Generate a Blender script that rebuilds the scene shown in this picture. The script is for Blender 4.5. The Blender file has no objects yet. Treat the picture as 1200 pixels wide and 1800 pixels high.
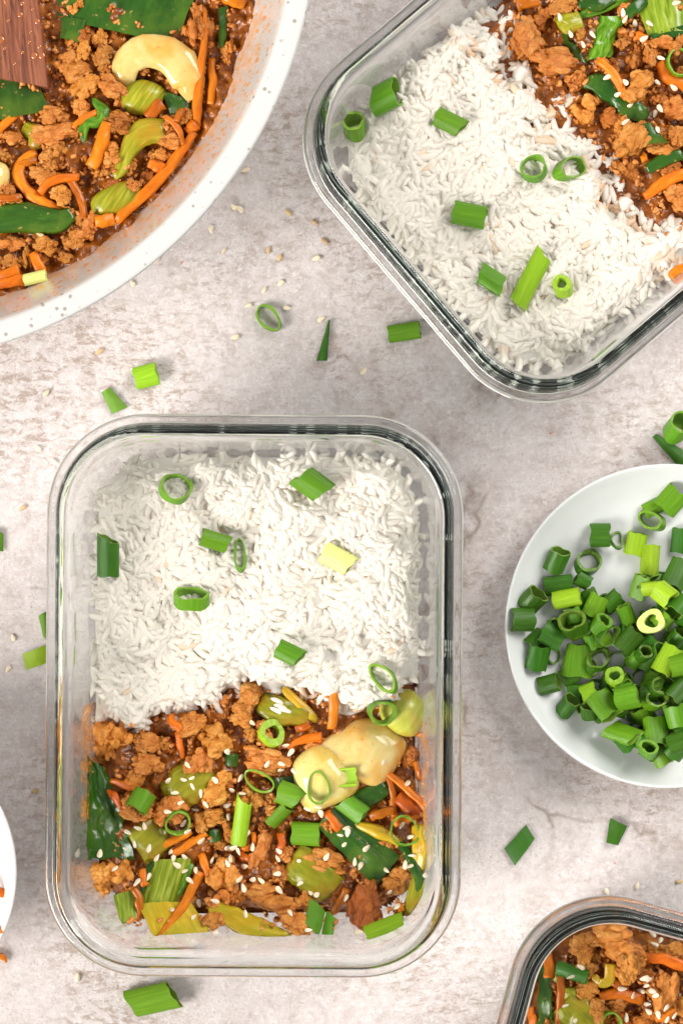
import bpy, bmesh, math, random
import numpy as np
from mathutils import Matrix, Vector

random.seed(7)
rng = np.random.default_rng(11)
SC = bpy.context.scene
COL = SC.collection
PI = math.pi

# ------------------------------------------------------------------ camera, world, lights, exposure
D = 0.85                 # camera height over the table (m)
S0 = 4240.0              # photograph pixels per metre on the table
cam_d = bpy.data.cameras.new('camera')
cam = bpy.data.objects.new('camera', cam_d); COL.objects.link(cam)
cam.location = (0, 0, D); cam.rotation_euler = (0, 0, 0)
cam_d.sensor_fit = 'VERTICAL'; cam_d.sensor_height = 36.0
cam_d.lens = S0 * D / 1800.0 * 36.0
cam_d.clip_start = 0.01; cam_d.clip_end = 50
SC.camera = cam

world = bpy.data.worlds.new('World'); SC.world = world; world.use_nodes = True
bgn = world.node_tree.nodes['Background']
bgn.inputs['Color'].default_value = (1.0, 0.98, 0.96, 1); bgn.inputs['Strength'].default_value = 0.43

def area(name, loc, target, size, energy, col):
    l = bpy.data.lights.new(name, 'AREA'); l.shape = 'RECTANGLE'; l.size, l.size_y = size
    l.energy = energy; l.color = col
    o = bpy.data.objects.new(name, l); COL.objects.link(o); o.location = loc
    o.rotation_euler = (Vector(target) - Vector(loc)).to_track_quat('-Z', 'Y').to_euler()
    return o
area('window_light', (-2.70, -1.60, 2.05), (0, 0, 0.02), (1.9, 1.7), 212.0, (1.0, 0.965, 0.925))
area('added_fill_light', (1.7, 1.5, 1.6), (0, 0, 0.02), (1.6, 1.4), 74.0, (1.0, 0.98, 0.955))  # fill lamp added opposite the window to even out the light

SC.view_settings.view_transform = 'Standard'; SC.view_settings.look = 'None'
SC.view_settings.exposure = 0.05; SC.view_settings.gamma = 1.0
SC.render.engine = 'CYCLES'
cy = SC.cycles
cy.use_denoising = True
cy.max_bounces = 18; cy.diffuse_bounces = 6; cy.use_adaptive_sampling = True; cy.adaptive_threshold = 0.025; cy.glossy_bounces = 5; cy.transmission_bounces = 16
cy.transparent_max_bounces = 12; cy.sample_clamp_indirect = 6.0
cy.caustics_refractive = True; cy.caustics_reflective = True; cy.blur_glossy = 0.3

# ------------------------------------------------------------------ pixel <-> place
def K(z): return (1 - z / D) / S0
def W(px, py, z=0.0): return np.array([(px - 600) * K(z), -(py - 900) * K(z), z])
def PX(x, y, z): return 600 + x / K(z), 900 - y / K(z)

# ------------------------------------------------------------------ noise
def _hash(i, j, k, s):
    h = (i * 374761393 + j * 668265263 + k * 2147483647 + s * 974634541) & 0xFFFFFFFF
    h = ((h ^ (h >> 13)) * 1274126177) & 0xFFFFFFFF
    h = (h ^ (h >> 16)) & 0xFFFFFFFF
    return h.astype(np.float64) / 4294967295.0 * 2 - 1
def vnoise(P, seed=0):
    P = np.asarray(P, float); I = np.floor(P).astype(np.int64); F = P - I
    F = F * F * F * (F * (F * 6 - 15) + 10); r = 0
    for dx in (0, 1):
        wx = F[:, 0] if dx else 1 - F[:, 0]
        for dy in (0, 1):
            wy = F[:, 1] if dy else 1 - F[:, 1]
            for dz in (0, 1):
                wz = F[:, 2] if dz else 1 - F[:, 2]
                r = r + wx * wy * wz * _hash(I[:, 0] + dx, I[:, 1] + dy, I[:, 2] + dz, seed)
    return r
def fbm(P, seed=0, oct=3):
    P = np.asarray(P, float); r = 0; a = 1.0
    for o in range(oct):
        r = r + a * vnoise(P * 2 ** o + 17.3 * o, seed + o); a *= 0.5
    return r

# ------------------------------------------------------------------ node materials
class NT:
    def __init__(s, name):
        s.m = bpy.data.materials.new(name); s.m.use_nodes = True
        s.t = s.m.node_tree; s.t.nodes.clear()
        s.out = s.t.nodes.new('ShaderNodeOutputMaterial')
        s.b = s.t.nodes.new('ShaderNodeBsdfPrincipled')
        s.t.links.new(s.b.outputs[0], s.out.inputs['Surface'])
        s._tc = None
    def n(s, typ, **kw):
        x = s.t.nodes.new(typ)
        for k, v in kw.items(): setattr(x, k, v)
        return x
    def link(s, a, b): s.t.links.new(a, b)
    def coord(s, kind, scale=(1, 1, 1)):
        if s._tc is None: s._tc = s.n('ShaderNodeTexCoord')
        mp = s.n('ShaderNodeMapping'); mp.inputs['Scale'].default_value = scale
        s.link(s._tc.outputs[kind], mp.inputs['Vector']); return mp.outputs[0]
    def noise(s, vec, scale, detail=3, rough=0.55, dist=0.0):
        x = s.n('ShaderNodeTexNoise'); x.inputs['Scale'].default_value = scale
        x.inputs['Detail'].default_value = detail; x.inputs['Roughness'].default_value = rough
        x.inputs['Distortion'].default_value = dist
        s.link(vec, x.inputs['Vector']); return x.outputs['Fac']
    def voro(s, vec, scale, feature='F1', rnd=1.0):
        x = s.n('ShaderNodeTexVoronoi'); x.feature = feature; x.inputs['Scale'].default_value = scale
        x.inputs['Randomness'].default_value = rnd
        s.link(vec, x.inputs['Vector']); return x.outputs['Distance']
    def ramp(s, fac, stops, mode='LINEAR'):
        x = s.n('ShaderNodeValToRGB'); x.color_ramp.interpolation = mode
        e = x.color_ramp.elements
        while len(e) < len(stops): e.new(0.5)
        for el, (p, c) in zip(e, stops):
            el.position = p; el.color = (c if isinstance(c, tuple) else (c, c, c)) + (1,) if not isinstance(c, tuple) or len(c) == 3 else c
        s.link(fac, x.inputs['Fac']); return x.outputs['Color']
    def mix(s, fac, a, b, blend='MIX'):
        x = s.n('ShaderNodeMix', data_type='RGBA', blend_type=blend)
        for inp, v in ((x.inputs[0], fac), (x.inputs[6], a), (x.inputs[7], b)):
            if isinstance(v, (int, float)): inp.default_value = v
            elif isinstance(v, tuple): inp.default_value = v + (1,)
            else: s.link(v, inp)
        return x.outputs[2]
    def math(s, op, a, b=0.0):
        x = s.n('ShaderNodeMath', operation=op)
        for inp, v in ((x.inputs[0], a), (x.inputs[1], b)):
            if isinstance(v, (int, float)): inp.default_value = v
            else: s.link(v, inp)
        return x.outputs[0]
    def bump(s, h, strength=0.3, dist=0.001, prev=None):
        x = s.n('ShaderNodeBump'); x.inputs['Strength'].default_value = strength
        x.inputs['Distance'].default_value = dist; s.link(h, x.inputs['Height'])
        if prev is not None: s.link(prev, x.inputs['Normal'])
        return x.outputs[0]
    def hsv(s, col, dv=0.25, dh=0.02):
        oi = s.n('ShaderNodeObjectInfo'); x = s.n('ShaderNodeHueSaturation')
        mr = s.n('ShaderNodeMapRange'); mr.inputs['To Min'].default_value = 1 - dv; mr.inputs['To Max'].default_value = 1 + dv
        s.link(oi.outputs['Random'], mr.inputs['Value']); s.link(mr.outputs[0], x.inputs['Value'])
        r2 = s.math('FRACT', s.math('MULTIPLY', oi.outputs['Random'], 37.7))
        m2 = s.n('ShaderNodeMapRange'); m2.inputs['To Min'].default_value = 0.5 - dh; m2.inputs['To Max'].default_value = 0.5 + dh
        s.link(r2, m2.inputs['Value']); s.link(m2.outputs[0], x.inputs['Hue'])
        s.link(col, x.inputs['Color']); return x.outputs[0]
    def fin(s, col=None, rough=0.5, spec=0.5, normal=None, coat=0.0, coat_r=0.1, sss=0.0, sss_r=(1, .5, .25), sss_s=0.002):
        b = s.b.inputs
        if col is not None:
            if isinstance(col, tuple): b['Base Color'].default_value = col + (1,)
            else: s.link(col, b['Base Color'])
        if isinstance(rough, (int, float)): b['Roughness'].default_value = rough
        else: s.link(rough, b['Roughness'])
        b['Specular IOR Level'].default_value = spec
        b['Coat Weight'].default_value = coat; b['Coat Roughness'].default_value = coat_r
        if sss > 0:
            b['Subsurface Weight'].default_value = sss; b['Subsurface Radius'].default_value = sss_r
            b['Subsurface Scale'].default_value = sss_s
        if normal is not None: s.link(normal, b['Normal'])
        return s.m

M = {}
# table: pale pinkish plaster with rusty blotches, fine specks and broken cracks
t = NT('weathered_plaster')
v = t.coord('Object')
big = t.noise(v, 12, 3, 0.55, 0.3)
mid = t.noise(v, 120, 7, 0.72, 0.4)
vs = t.coord('Object', (0.6, 1.2, 1))
str_ = t.noise(vs, 260, 6, 0.74, 0.6)
fine = t.noise(v, 900, 5, 0.72)
c = t.ramp(mid, [(0.30, (0.48, 0.41, 0.385)), (0.48, (0.64, 0.575, 0.553)), (0.68, (0.72, 0.67, 0.652))])
stain = t.ramp(t.math('MULTIPLY', t.ramp(str_, [(0.48, 0.0), (0.62, 1.0)]), t.ramp(big, [(0.42, 0.03), (0.62, 1.0)])), [(0.0, 0.0), (0.65, 0.75)])
c = t.mix(stain, c, (0.35, 0.255, 0.20))
dirt = t.ramp(t.math('MULTIPLY', t.ramp(fine, [(0.52, 0.0), (0.66, 1.0)]), t.ramp(t.noise(v, 60, 4, 0.6), [(0.42, 0.2), (0.62, 1.0)])), [(0.0, 0.0), (1.0, 0.66)])
c = t.mix(dirt, c, (0.29, 0.21, 0.17))
pale = t.ramp(t.noise(v, 420, 5, 0.7, 0.4), [(0.52, 0.0), (0.68, 0.75)])
c = t.mix(pale, c, (0.79, 0.745, 0.73))
wv = t.n('ShaderNodeVectorMath', operation='ADD')
wn = t.n('ShaderNodeTexNoise'); wn.inputs['Scale'].default_value = 22; wn.inputs['Detail'].default_value = 6; t.link(v, wn.inputs['Vector'])
sc_ = t.n('ShaderNodeVectorMath', operation='SCALE'); sc_.inputs['Scale'].default_value = 0.05
t.link(wn.outputs['Color'], sc_.inputs[0]); t.link(v, wv.inputs[0]); t.link(sc_.outputs[0], wv.inputs[1])
cr = t.voro(wv.outputs[0], 6.5, 'DISTANCE_TO_EDGE')
crack = t.math('MULTIPLY', t.ramp(cr, [(0.0, 1.0), (0.012, 0.0)]), t.ramp(t.noise(v, 30, 4, 0.6), [(0.50, 0.0), (0.60, 0.7)]))
c = t.mix(crack, c, (0.21, 0.14, 0.10))
crk2 = t.math('MULTIPLY', t.ramp(cr, [(0.0, 0.28), (0.05, 0.0)]), t.ramp(t.noise(v, 24, 5, 0.65), [(0.46, 0.0), (0.64, 1.0)]))
c = t.mix(crk2, c, (0.33, 0.23, 0.17))
red = t.ramp(t.noise(v, 190, 2, 0.5), [(0.745, 0.0), (0.78, 0.7)])
c = t.mix(red, c, (0.50, 0.16, 0.08))
nb = t.bump(t.math('ADD', mid, t.math('MULTIPLY', fine, 0.6)), 0.55, 0.0009)
nb = t.bump(cr, 0.1, 0.0005, nb)
M['table'] = t.fin(c, 0.62, 0.3, nb)

# clear faintly green glass
g = NT('clear_green_glass')
g.t.nodes.remove(g.b)
gb = g.n('ShaderNodeBsdfGlass'); gb.inputs['IOR'].default_value = 1.47; gb.inputs['Roughness'].default_value = 0.0
gb.inputs['Color'].default_value = (1, 1, 1, 1)
va = g.n('ShaderNodeVolumeAbsorption'); va.inputs['Color'].default_value = (0.55, 0.86, 0.82, 1); va.inputs['Density'].default_value = 11.0
g.link(gb.outputs[0], g.out.inputs['Surface']); g.link(va.outputs[0], g.out.inputs['Volume'])
M['glass'] = g.m

# white glazed ceramic
t = NT('white_glaze'); v = t.coord('Object')
M['ceramic'] = t.fin(t.ramp(t.noise(v, 30, 2), [(0.3, (0.68, 0.70, 0.675)), (0.7, (0.73, 0.745, 0.72))]), 0.22, 0.5, coat=0.4, coat_r=0.12)
t = NT('white_bowl_glaze'); M['bowl'] = t.fin((0.83, 0.80, 0.79), 0.2, 0.5, coat=0.3)

# pan: speckled white ceramic coating; the inside carries oil specks
def pan_mat(name, splash):
    t = NT(name); v = t.coord('Object')
    fl = t.ramp(t.voro(v, 260), [(0.0, 1.0), (0.16, 0.9), (0.24, 0.0)])
    keep = t.ramp(t.noise(v, 150, 2), [(0.50, 0.0), (0.56, 1.0)])
    c = t.mix(t.math('MULTIPLY', t.math('MULTIPLY', fl, keep), 0.85), (0.60, 0.60, 0.58), (0.27, 0.22, 0.16))
    fl2 = t.math('MULTIPLY', t.ramp(t.voro(v, 520), [(0.0, 1.0), (0.16, 0.0)]), t.ramp(t.noise(v, 90, 2), [(0.5, 0.0), (0.56, 0.6)]))
    c = t.mix(fl2, c, (0.50, 0.45, 0.36))
    if splash:
        for sx, sy, th, k, col in ((330, 24, 0.26, 0.40, (0.82, 0.33, 0.02)), (620, 50, 0.24, 0.38, (0.84, 0.38, 0.04)), (170, 13, 0.19, 0.46, (0.76, 0.25, 0.02))):
            uv = t.coord('UV', (sx, sy, 1))
            d = t.ramp(t.voro(uv, 1.0, rnd=1.0), [(0.0, 1.0), (th, 0.9), (th + 0.04, 0.0)])
            kp = t.ramp(t.noise(t.coord('UV', (sx * 0.55, sy * 0.5, 1)), 1.0, 2), [(k, 0.0), (k + 0.05, 1.0)])
            c = t.mix(t.math('MULTIPLY', t.math('MULTIPLY', d, kp), 0.75), c, col)
    if splash:
        sep = t.n('ShaderNodeSeparateXYZ'); t.link(t.coord('UV'), sep.inputs[0])
        film = t.math('MULTIPLY', t.ramp(t.math('ADD', sep.outputs['Y'], t.math('MULTIPLY', t.noise(v, 70, 5, 0.7), 0.22)), [(0.72, 0.75), (0.86, 0.0)]), t.ramp(t.noise(t.coord('UV', (160, 14, 1)), 1.0, 4, 0.65), [(0.40, 0.15), (0.62, 1.0)]))
        c = t.mix(film, c, (0.78, 0.36, 0.10))
    return t.fin(c, 0.28, 0.5, coat=0.25, coat_r=0.15)
M['pan'] = pan_mat('speckled_pan_rim', False); M['pan_in'] = pan_mat('splashed_pan_wall', True)

# food
def meat(name, dark):
    t = NT(name); v = t.coord('Object')
    n1 = t.noise(v, 3.2, 5, 0.65); n2 = t.voro(v, 11.0)
    a, b, c3 = (((0.44, 0.125, 0.012), (0.68, 0.25, 0.036), (0.83, 0.43, 0.115)), ((0.30, 0.070, 0.006), (0.50, 0.145, 0.015), (0.66, 0.25, 0.045)))[dark]
    c = t.ramp(n1, [(0.28, a), (0.5, b), (0.72, c3)])
    c = t.mix(t.ramp(n2, [(0.1, 0.0), (0.8, 0.3)]), c, a)
    c = t.hsv(c, 0.14, 0.006)
    nb = t.bump(n2, 0.5, 0.0009); nb = t.bump(t.noise(v, 24, 4, 0.7), 0.55, 0.0010, nb)
    return t.fin(c, t.ramp(t.noise(v, 7, 3), [(0.35, 0.26), (0.65, 0.6)]), 0.38, nb)
M['meat'] = meat('browned_minced_meat', 0); M['meat_dark'] = meat('sauced_minced_meat', 1)

t = NT('dark_stir_fry_sauce'); v = t.coord('Object'); n1 = t.noise(v, 130, 5, 0.65)
c = t.ramp(n1, [(0.3, (0.09, 0.022, 0.003)), (0.5, (0.25, 0.068, 0.007)), (0.7, (0.46, 0.15, 0.02))])
M['sauce'] = t.fin(c, 0.18, 0.4, t.bump(n1, 0.8, 0.0012))
t = NT('thin_sauce_crumbs'); v = t.coord('Object'); n1 = t.noise(v, 240, 4, 0.65)
M['crumbs'] = t.fin(t.ramp(n1, [(0.3, (0.42, 0.12, 0.012)), (0.5, (0.62, 0.22, 0.04)), (0.7, (0.78, 0.38, 0.12))]), 0.35, 0.5, t.bump(t.noise(v, 900, 3), 0.5, 0.0008))

def streak(name, stops, rough=0.34, sx=70, sy=0.8, dv=0.16, dh=0.012, coat=0.0, spec=0.28, sss=0.0, spots=None, bumpd=0.0003, blot=None):
    t = NT(name); uv = t.coord('UV', (sx, sy, 1))
    n = t.noise(uv, 1.0, 4, 0.6, 0.2)
    c = t.ramp(n, stops)
    ov = t.coord('Object')
    if blot: c = t.mix(t.ramp(t.noise(ov, blot[0], 4, 0.6), [(0.46, 0.0), (0.66, blot[2])]), c, blot[1])
    if spots: c = t.mix(t.ramp(t.noise(ov, 420, 3), [(0.66, 0.0), (0.74, 0.7)]), c, spots)
    c = t.hsv(c, dv, dh)
    nb = t.bump(n, 0.5, bumpd)
    nb = t.bump(t.noise(ov, 260, 3), 0.15, 0.0006, nb)
    return t.fin(c, rough, spec, nb, coat=coat, coat_r=0.08, sss=sss, sss_r=(0.8, 1.0, 0.3), sss_s=0.0012)
G_D = [(0.2, (0.022, 0.088, 0.004)), (0.52, (0.040, 0.135, 0.007)), (0.8, (0.080, 0.21, 0.016))]
G_M = [(0.2, (0.070, 0.190, 0.006)), (0.52, (0.108, 0.260, 0.009)), (0.8, (0.17, 0.35, 0.02))]
G_L = [(0.25, (0.20, 0.38, 0.010)), (0.52, (0.28, 0.47, 0.016)), (0.78, (0.42, 0.60, 0.05))]
G_P = [(0.25, (0.56, 0.63, 0.12)), (0.52, (0.68, 0.73, 0.23)), (0.78, (0.80, 0.82, 0.45))]
for k, g_ in (('d', G_D), ('m', G_M), ('l', G_L), ('p', G_P)):
    M['sc_' + k] = streak('scallion_skin_' + {'d': 'dark', 'm': 'green', 'l': 'light', 'p': 'pale'}[k], g_)
mixc = lambda a, b, f: tuple(x + (y - x) * f for x, y in zip(a, b))
for k, g_ in (('d', G_D), ('m', G_M), ('l', G_L), ('p', G_P)):
    M['si_' + k] = streak('scallion_inside_' + {'d': 'dark', 'm': 'green', 'l': 'light', 'p': 'pale'}[k], [(p, mixc(c, (0.42, 0.58, 0.10), 0.22)) for p, c in g_], sy=2.5)
M['leaf'] = streak('cooked_dark_leaf', [(0.25, (0.014, 0.058, 0.004)), (0.55, (0.026, 0.090, 0.006)), (0.85, (0.060, 0.155, 0.012))], 0.16, 12, 1.2, blot=(60, (0.085, 0.16, 0.012), 0.7), coat=0.35, spots=(0.55, 0.35, 0.10), bumpd=0.0006)
M['leaf_bright'] = streak('cooked_bright_leaf', [(0.3, (0.02, 0.10, 0.004)), (0.5, (0.09, 0.24, 0.012)), (0.72, (0.26, 0.42, 0.03))], 0.18, 9, 3, coat=0.3, bumpd=0.0008)
M['stalk'] = streak('olive_bok_choy_stalk', [(0.3, (0.16, 0.17, 0.006)), (0.52, (0.30, 0.29, 0.014)), (0.74, (0.46, 0.45, 0.06))], 0.22, 12, 1.2, coat=0.12, spots=(0.45, 0.16, 0.02), blot=(90, (0.45, 0.20, 0.015), 0.6))
M['stalk_green'] = streak('green_bok_choy_stalk', [(0.3, (0.06, 0.14, 0.006)), (0.5, (0.20, 0.28, 0.014)), (0.72, (0.45, 0.52, 0.09))], 0.2, 10, 1.0, coat=0.25)
M['stalk_yellow'] = streak('yellow_stir_fried_stalk', [(0.3, (0.40, 0.25, 0.010)), (0.52, (0.58, 0.37, 0.016)), (0.74, (0.72, 0.52, 0.06))], 0.22, 10, 1.2, coat=0.12, spots=(0.55, 0.2, 0.02), blot=(80, (0.40, 0.36, 0.02), 0.7))
M['cream'] = streak('creamy_bok_choy_bulb', [(0.2, (0.62, 0.52, 0.15)), (0.52, (0.73, 0.61, 0.22)), (0.8, (0.80, 0.69, 0.32))], 0.15, 3, 1.2, dv=0.05, coat=0.6, spots=(0.60, 0.24, 0.02), blot=(85, (0.74, 0.40, 0.04), 0.75), sss=0.3, bumpd=0.0001)
M['bulb_green'] = streak('green_bok_choy_bulb', [(0.3, (0.36, 0.40, 0.04)), (0.52, (0.48, 0.50, 0.08)), (0.74, (0.60, 0.60, 0.16))], 0.25, 6, 1.5, dv=0.05, coat=0.45, spots=(0.55, 0.25, 0.02), blot=(70, (0.55, 0.33, 0.02), 0.6), sss=0.3, bumpd=0.0001)
M['carrot'] = streak('orange_carrot', [(0.3, (0.58, 0.125, 0.004)), (0.52, (0.72, 0.185, 0.008)), (0.74, (0.80, 0.27, 0.025))], 0.3, 9, 2.5, dv=0.12, dh=0.008, bumpd=0.0005, blot=(130, (0.50, 0.13, 0.006), 0.7), spots=(0.45, 0.12, 0.01))
M['carrot_dark'] = streak('sauced_carrot', [(0.3, (0.33, 0.065, 0.003)), (0.52, (0.47, 0.11, 0.005)), (0.74, (0.60, 0.18, 0.015))], 0.28, 9, 2.5, dv=0.1, dh=0.008, coat=0.1, bumpd=0.0004)
t = NT('sesame_hull'); v = t.coord('Object')
M['seed'] = t.fin(t.hsv(t.ramp(t.noise(v, 600, 2), [(0.3, (0.80, 0.66, 0.45)), (0.7, (0.90, 0.80, 0.62))]), 0.08, 0.006), 0.38, 0.5)
t = NT('toasted_sesame_hull'); v = t.coord('Object')
M['seed_t'] = t.fin(t.hsv(t.ramp(t.noise(v, 600, 2), [(0.3, (0.55, 0.36, 0.16)), (0.7, (0.68, 0.50, 0.28))]), 0.2, 0.01), 0.42, 0.5)
t = NT('cooked_rice'); v = t.coord('Object')
at = t.n('ShaderNodeAttribute', attribute_name='stain')
c = t.mix(at.outputs['Fac'], (0.955, 0.91, 0.825), (0.82, 0.46, 0.15))
t.fin(c, 0.4, 0.4, t.bump(t.noise(v, 500, 2), 0.10, 0.0004))
tl = t.n('ShaderNodeBsdfTranslucent'); t.link(c, tl.inputs['Color']); mx = t.n('ShaderNodeMixShader'); mx.inputs['Fac'].default_value = 0.34
t.link(t.b.outputs[0], mx.inputs[1]); t.link(tl.outputs[0], mx.inputs[2]); t.link(mx.outputs[0], t.out.inputs['Surface']); M['rice'] = t.m
t = NT('wet_dark_wood'); v = t.coord('UV', (26, 1.6, 1)); n1 = t.noise(v, 1.0, 6, 0.65, 0.7)
c = t.ramp(n1, [(0.30, (0.045, 0.016, 0.010)), (0.46, (0.20, 0.062, 0.03)), (0.62, (0.33, 0.115, 0.055)), (0.8, (0.43, 0.18, 0.09))])
c = t.mix(t.ramp(t.noise(t.coord('UV', (60, 9, 1)), 1.0, 2), [(0.64, 0.0), (0.7, 0.7)]), c, (0.05, 0.02, 0.012))
M['wood'] = t.fin(c, 0.3, 0.5, t.bump(n1, 0.35, 0.0006), coat=0.35, coat_r=0.15)
t = NT('oily_droplet'); M['drop'] = t.fin((0.36, 0.10, 0.02), 0.05, 0.6, coat=1.0, coat_r=0.02)

# ------------------------------------------------------------------ mesh helpers
def mk_mesh(name, V, F, mats=(), uv=None, fmat=None, smooth=True):
    me = bpy.data.meshes.new(name)
    me.from_pydata(np.asarray(V, float).tolist(), [], [tuple(int(i) for i in f) for f in F])
    for m_ in mats: me.materials.append(M[m_])
    if fmat is not None: me.polygons.foreach_set('material_index', np.asarray(fmat, np.int32))
    me.polygons.foreach_set('use_smooth', np.full(len(me.polygons), smooth))
    if uv is not None:
        ul = me.uv_layers.new(name='UVMap'); uv = np.asarray(uv, np.float32)
        li = np.empty(len(me.loops), np.int32); me.loops.foreach_get('vertex_index', li)
        ul.data.foreach_set('uv', uv[li].ravel())
    me.update(); return me
def verts_of(me):
    a = np.empty(len(me.vertices) * 3); me.vertices.foreach_get('co', a); return a.reshape(-1, 3)
def link(name, me, parent=None):
    o = bpy.data.objects.new(name, me); COL.objects.link(o)
    if parent is not None: o.parent = parent
    return o
def tag(o, label=None, cat=None, group=None, kind=None):
    for k, v_ in (('label', label), ('category', cat), ('group', group), ('kind', kind)):
        if v_: o[k] = v_
    return o
def empty(name, loc):
    o = bpy.data.objects.new(name, None); COL.objects.link(o); o.location = loc; o.empty_display_size = 0.01; return o
def catmull(P, n, closed=False):
    P = np.asarray(P, float); m_ = len(P)
    if m_ == 2 and not closed: t_ = np.linspace(0, 1, n)[:, None]; return P[0] * (1 - t_) + P[1] * t_
    if closed: Q = np.vstack([P[-1], P, P[0], P[1]]); segs = m_; ts = np.linspace(0, segs, n, endpoint=False)
    else: Q = np.vstack([2 * P[0] - P[1], P, 2 * P[-1] - P[-2]]); segs = m_ - 1; ts = np.linspace(0, segs, n)
    out = []
    for t_ in ts:
        i = min(int(t_), segs - 1); f = t_ - i; a, b, c_, d = Q[i:i + 4]
        out.append(0.5 * (2 * b + (c_ - a) * f + (2 * a - 5 * b + 4 * c_ - d) * f * f + (3 * b - a - 3 * c_ + d) * f ** 3))
    return np.array(out)
def grid_faces(nu, nv, wrap_u=False):
    F = []
    for j in range(nv - 1):
        for i in range(nu if wrap_u else nu - 1):
            a = j * nu + i; b = j * nu + (i + 1) % nu
            F.append((a, b, b + nu, a + nu))
    return F
def lathe(prof, n=96, mats=('ceramic',), fm=None):
    V = []; UV = []; prof = [p for p in prof]
    for k, (r, z) in enumerate(prof):
        for i in range(n):
            a = 2 * PI * i / n; V.append((r * math.cos(a), r * math.sin(a), z)); UV.append((i / n, k / (len(prof) - 1)))
    F = grid_faces(n, len(prof), True); fmat = None
    if fm is not None: fmat = [fm[k // n] for k in range(len(F))]
    return V, F, UV, fmat
def chaikin(P, it=2):
    P = np.asarray(P, float)
    for _ in range(it):
        Q = [P[0]]
        for a, b in zip(P[:-1], P[1:]): Q += [a * 0.75 + b * 0.25, a * 0.25 + b * 0.75]
        Q.append(P[-1]); P = np.array(Q)
    return P

# ------------------------------------------------------------------ height map: everything is set down on what lies under it
GX0, GY0, GR = -0.17, -0.25, 0.0007
GNX, GNY = int(0.34 / GR), int(0.50 / GR)
H = np.zeros((GNX, GNY))
gxs = GX0 + (np.arange(GNX) + 0.5) * GR; gys = GY0 + (np.arange(GNY) + 0.5) * GR
GXX, GYY = np.meshgrid(gxs, gys, indexing='ij')
def cell(x, y):
    return (np.clip(((x - GX0) / GR).astype(int), 0, GNX - 1), np.clip(((y - GY0) / GR).astype(int), 0, GNY - 1))
def hat(x, y):
    i, j = cell(np.array([x]), np.array([y])); i, j = i[0], j[0]
    return float(H[max(0, i - 1):i + 2, max(0, j - 1):j + 2].mean())
def settle(V, px, py, q=92, tilt=0.7, lift=0.0, maxslope=0.6, ground=False):
    """V: rotated/scaled vertices about the piece's centre. Returns (R 3x3, location)."""
    z = 0.03
    for _ in range(3):
        w = W(px, py, z); z = 0.001 if ground else hat(w[0], w[1]) + 0.001
    x, y = w[0], w[1]; R = np.eye(3)
    if tilt > 0 and not ground:
        i, j = cell(V[:, 0] + x, V[:, 1] + y); h = H[i, j]
        A = np.c_[V[:, 0], V[:, 1], np.ones(len(V))]
        try:
            s, _, _, _ = np.linalg.lstsq(A, h, rcond=None); g_ = s[:2] * tilt
            m_ = np.hypot(*g_)
            if m_ > maxslope: g_ *= maxslope / m_
            nrm = Vector((-g_[0], -g_[1], 1)).normalized()
            R = np.array(Vector((0, 0, 1)).rotation_difference(nrm).to_matrix())
        except Exception: pass
    U = V @ R.T
    for _ in range(2):
        i, j = cell(U[:, 0] + x, U[:, 1] + y)
        dz = np.percentile(H[i, j] - U[:, 2], q) + lift if not ground else lift - U[:, 2].min() + 0.0001
        w = W(px, py, dz + 0.5 * (U[:, 2].max() + U[:, 2].min())); x, y = w[0], w[1]
    i, j = cell(U[:, 0] + x, U[:, 1] + y)
    np.maximum.at(H, (i, j), U[:, 2] + dz)
    return R, np.array([x, y, dz])
def rot(yaw=0, pitch=0, roll=0):
    return np.array((Matrix.Rotation(yaw, 3, 'Z') @ Matrix.Rotation(pitch, 3, 'Y') @ Matrix.Rotation(roll, 3, 'X')))
def put(name, me, px, py, R0=None, scale=(1, 1, 1), label=None, cat=None, group=None, **kw):
    V = verts_of(me) * np.asarray(scale)
    R0 = np.eye(3) if R0 is None else R0
    R, loc = settle(V @ R0.T, px, py, **kw)
    o = link(name, me)
    o.matrix_world = Matrix.Translation(Vector(loc)) @ Matrix((R @ R0).tolist()).to_4x4() @ Matrix.Diagonal(tuple(scale) + (1,))
    return tag(o, label, cat, group)

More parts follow.
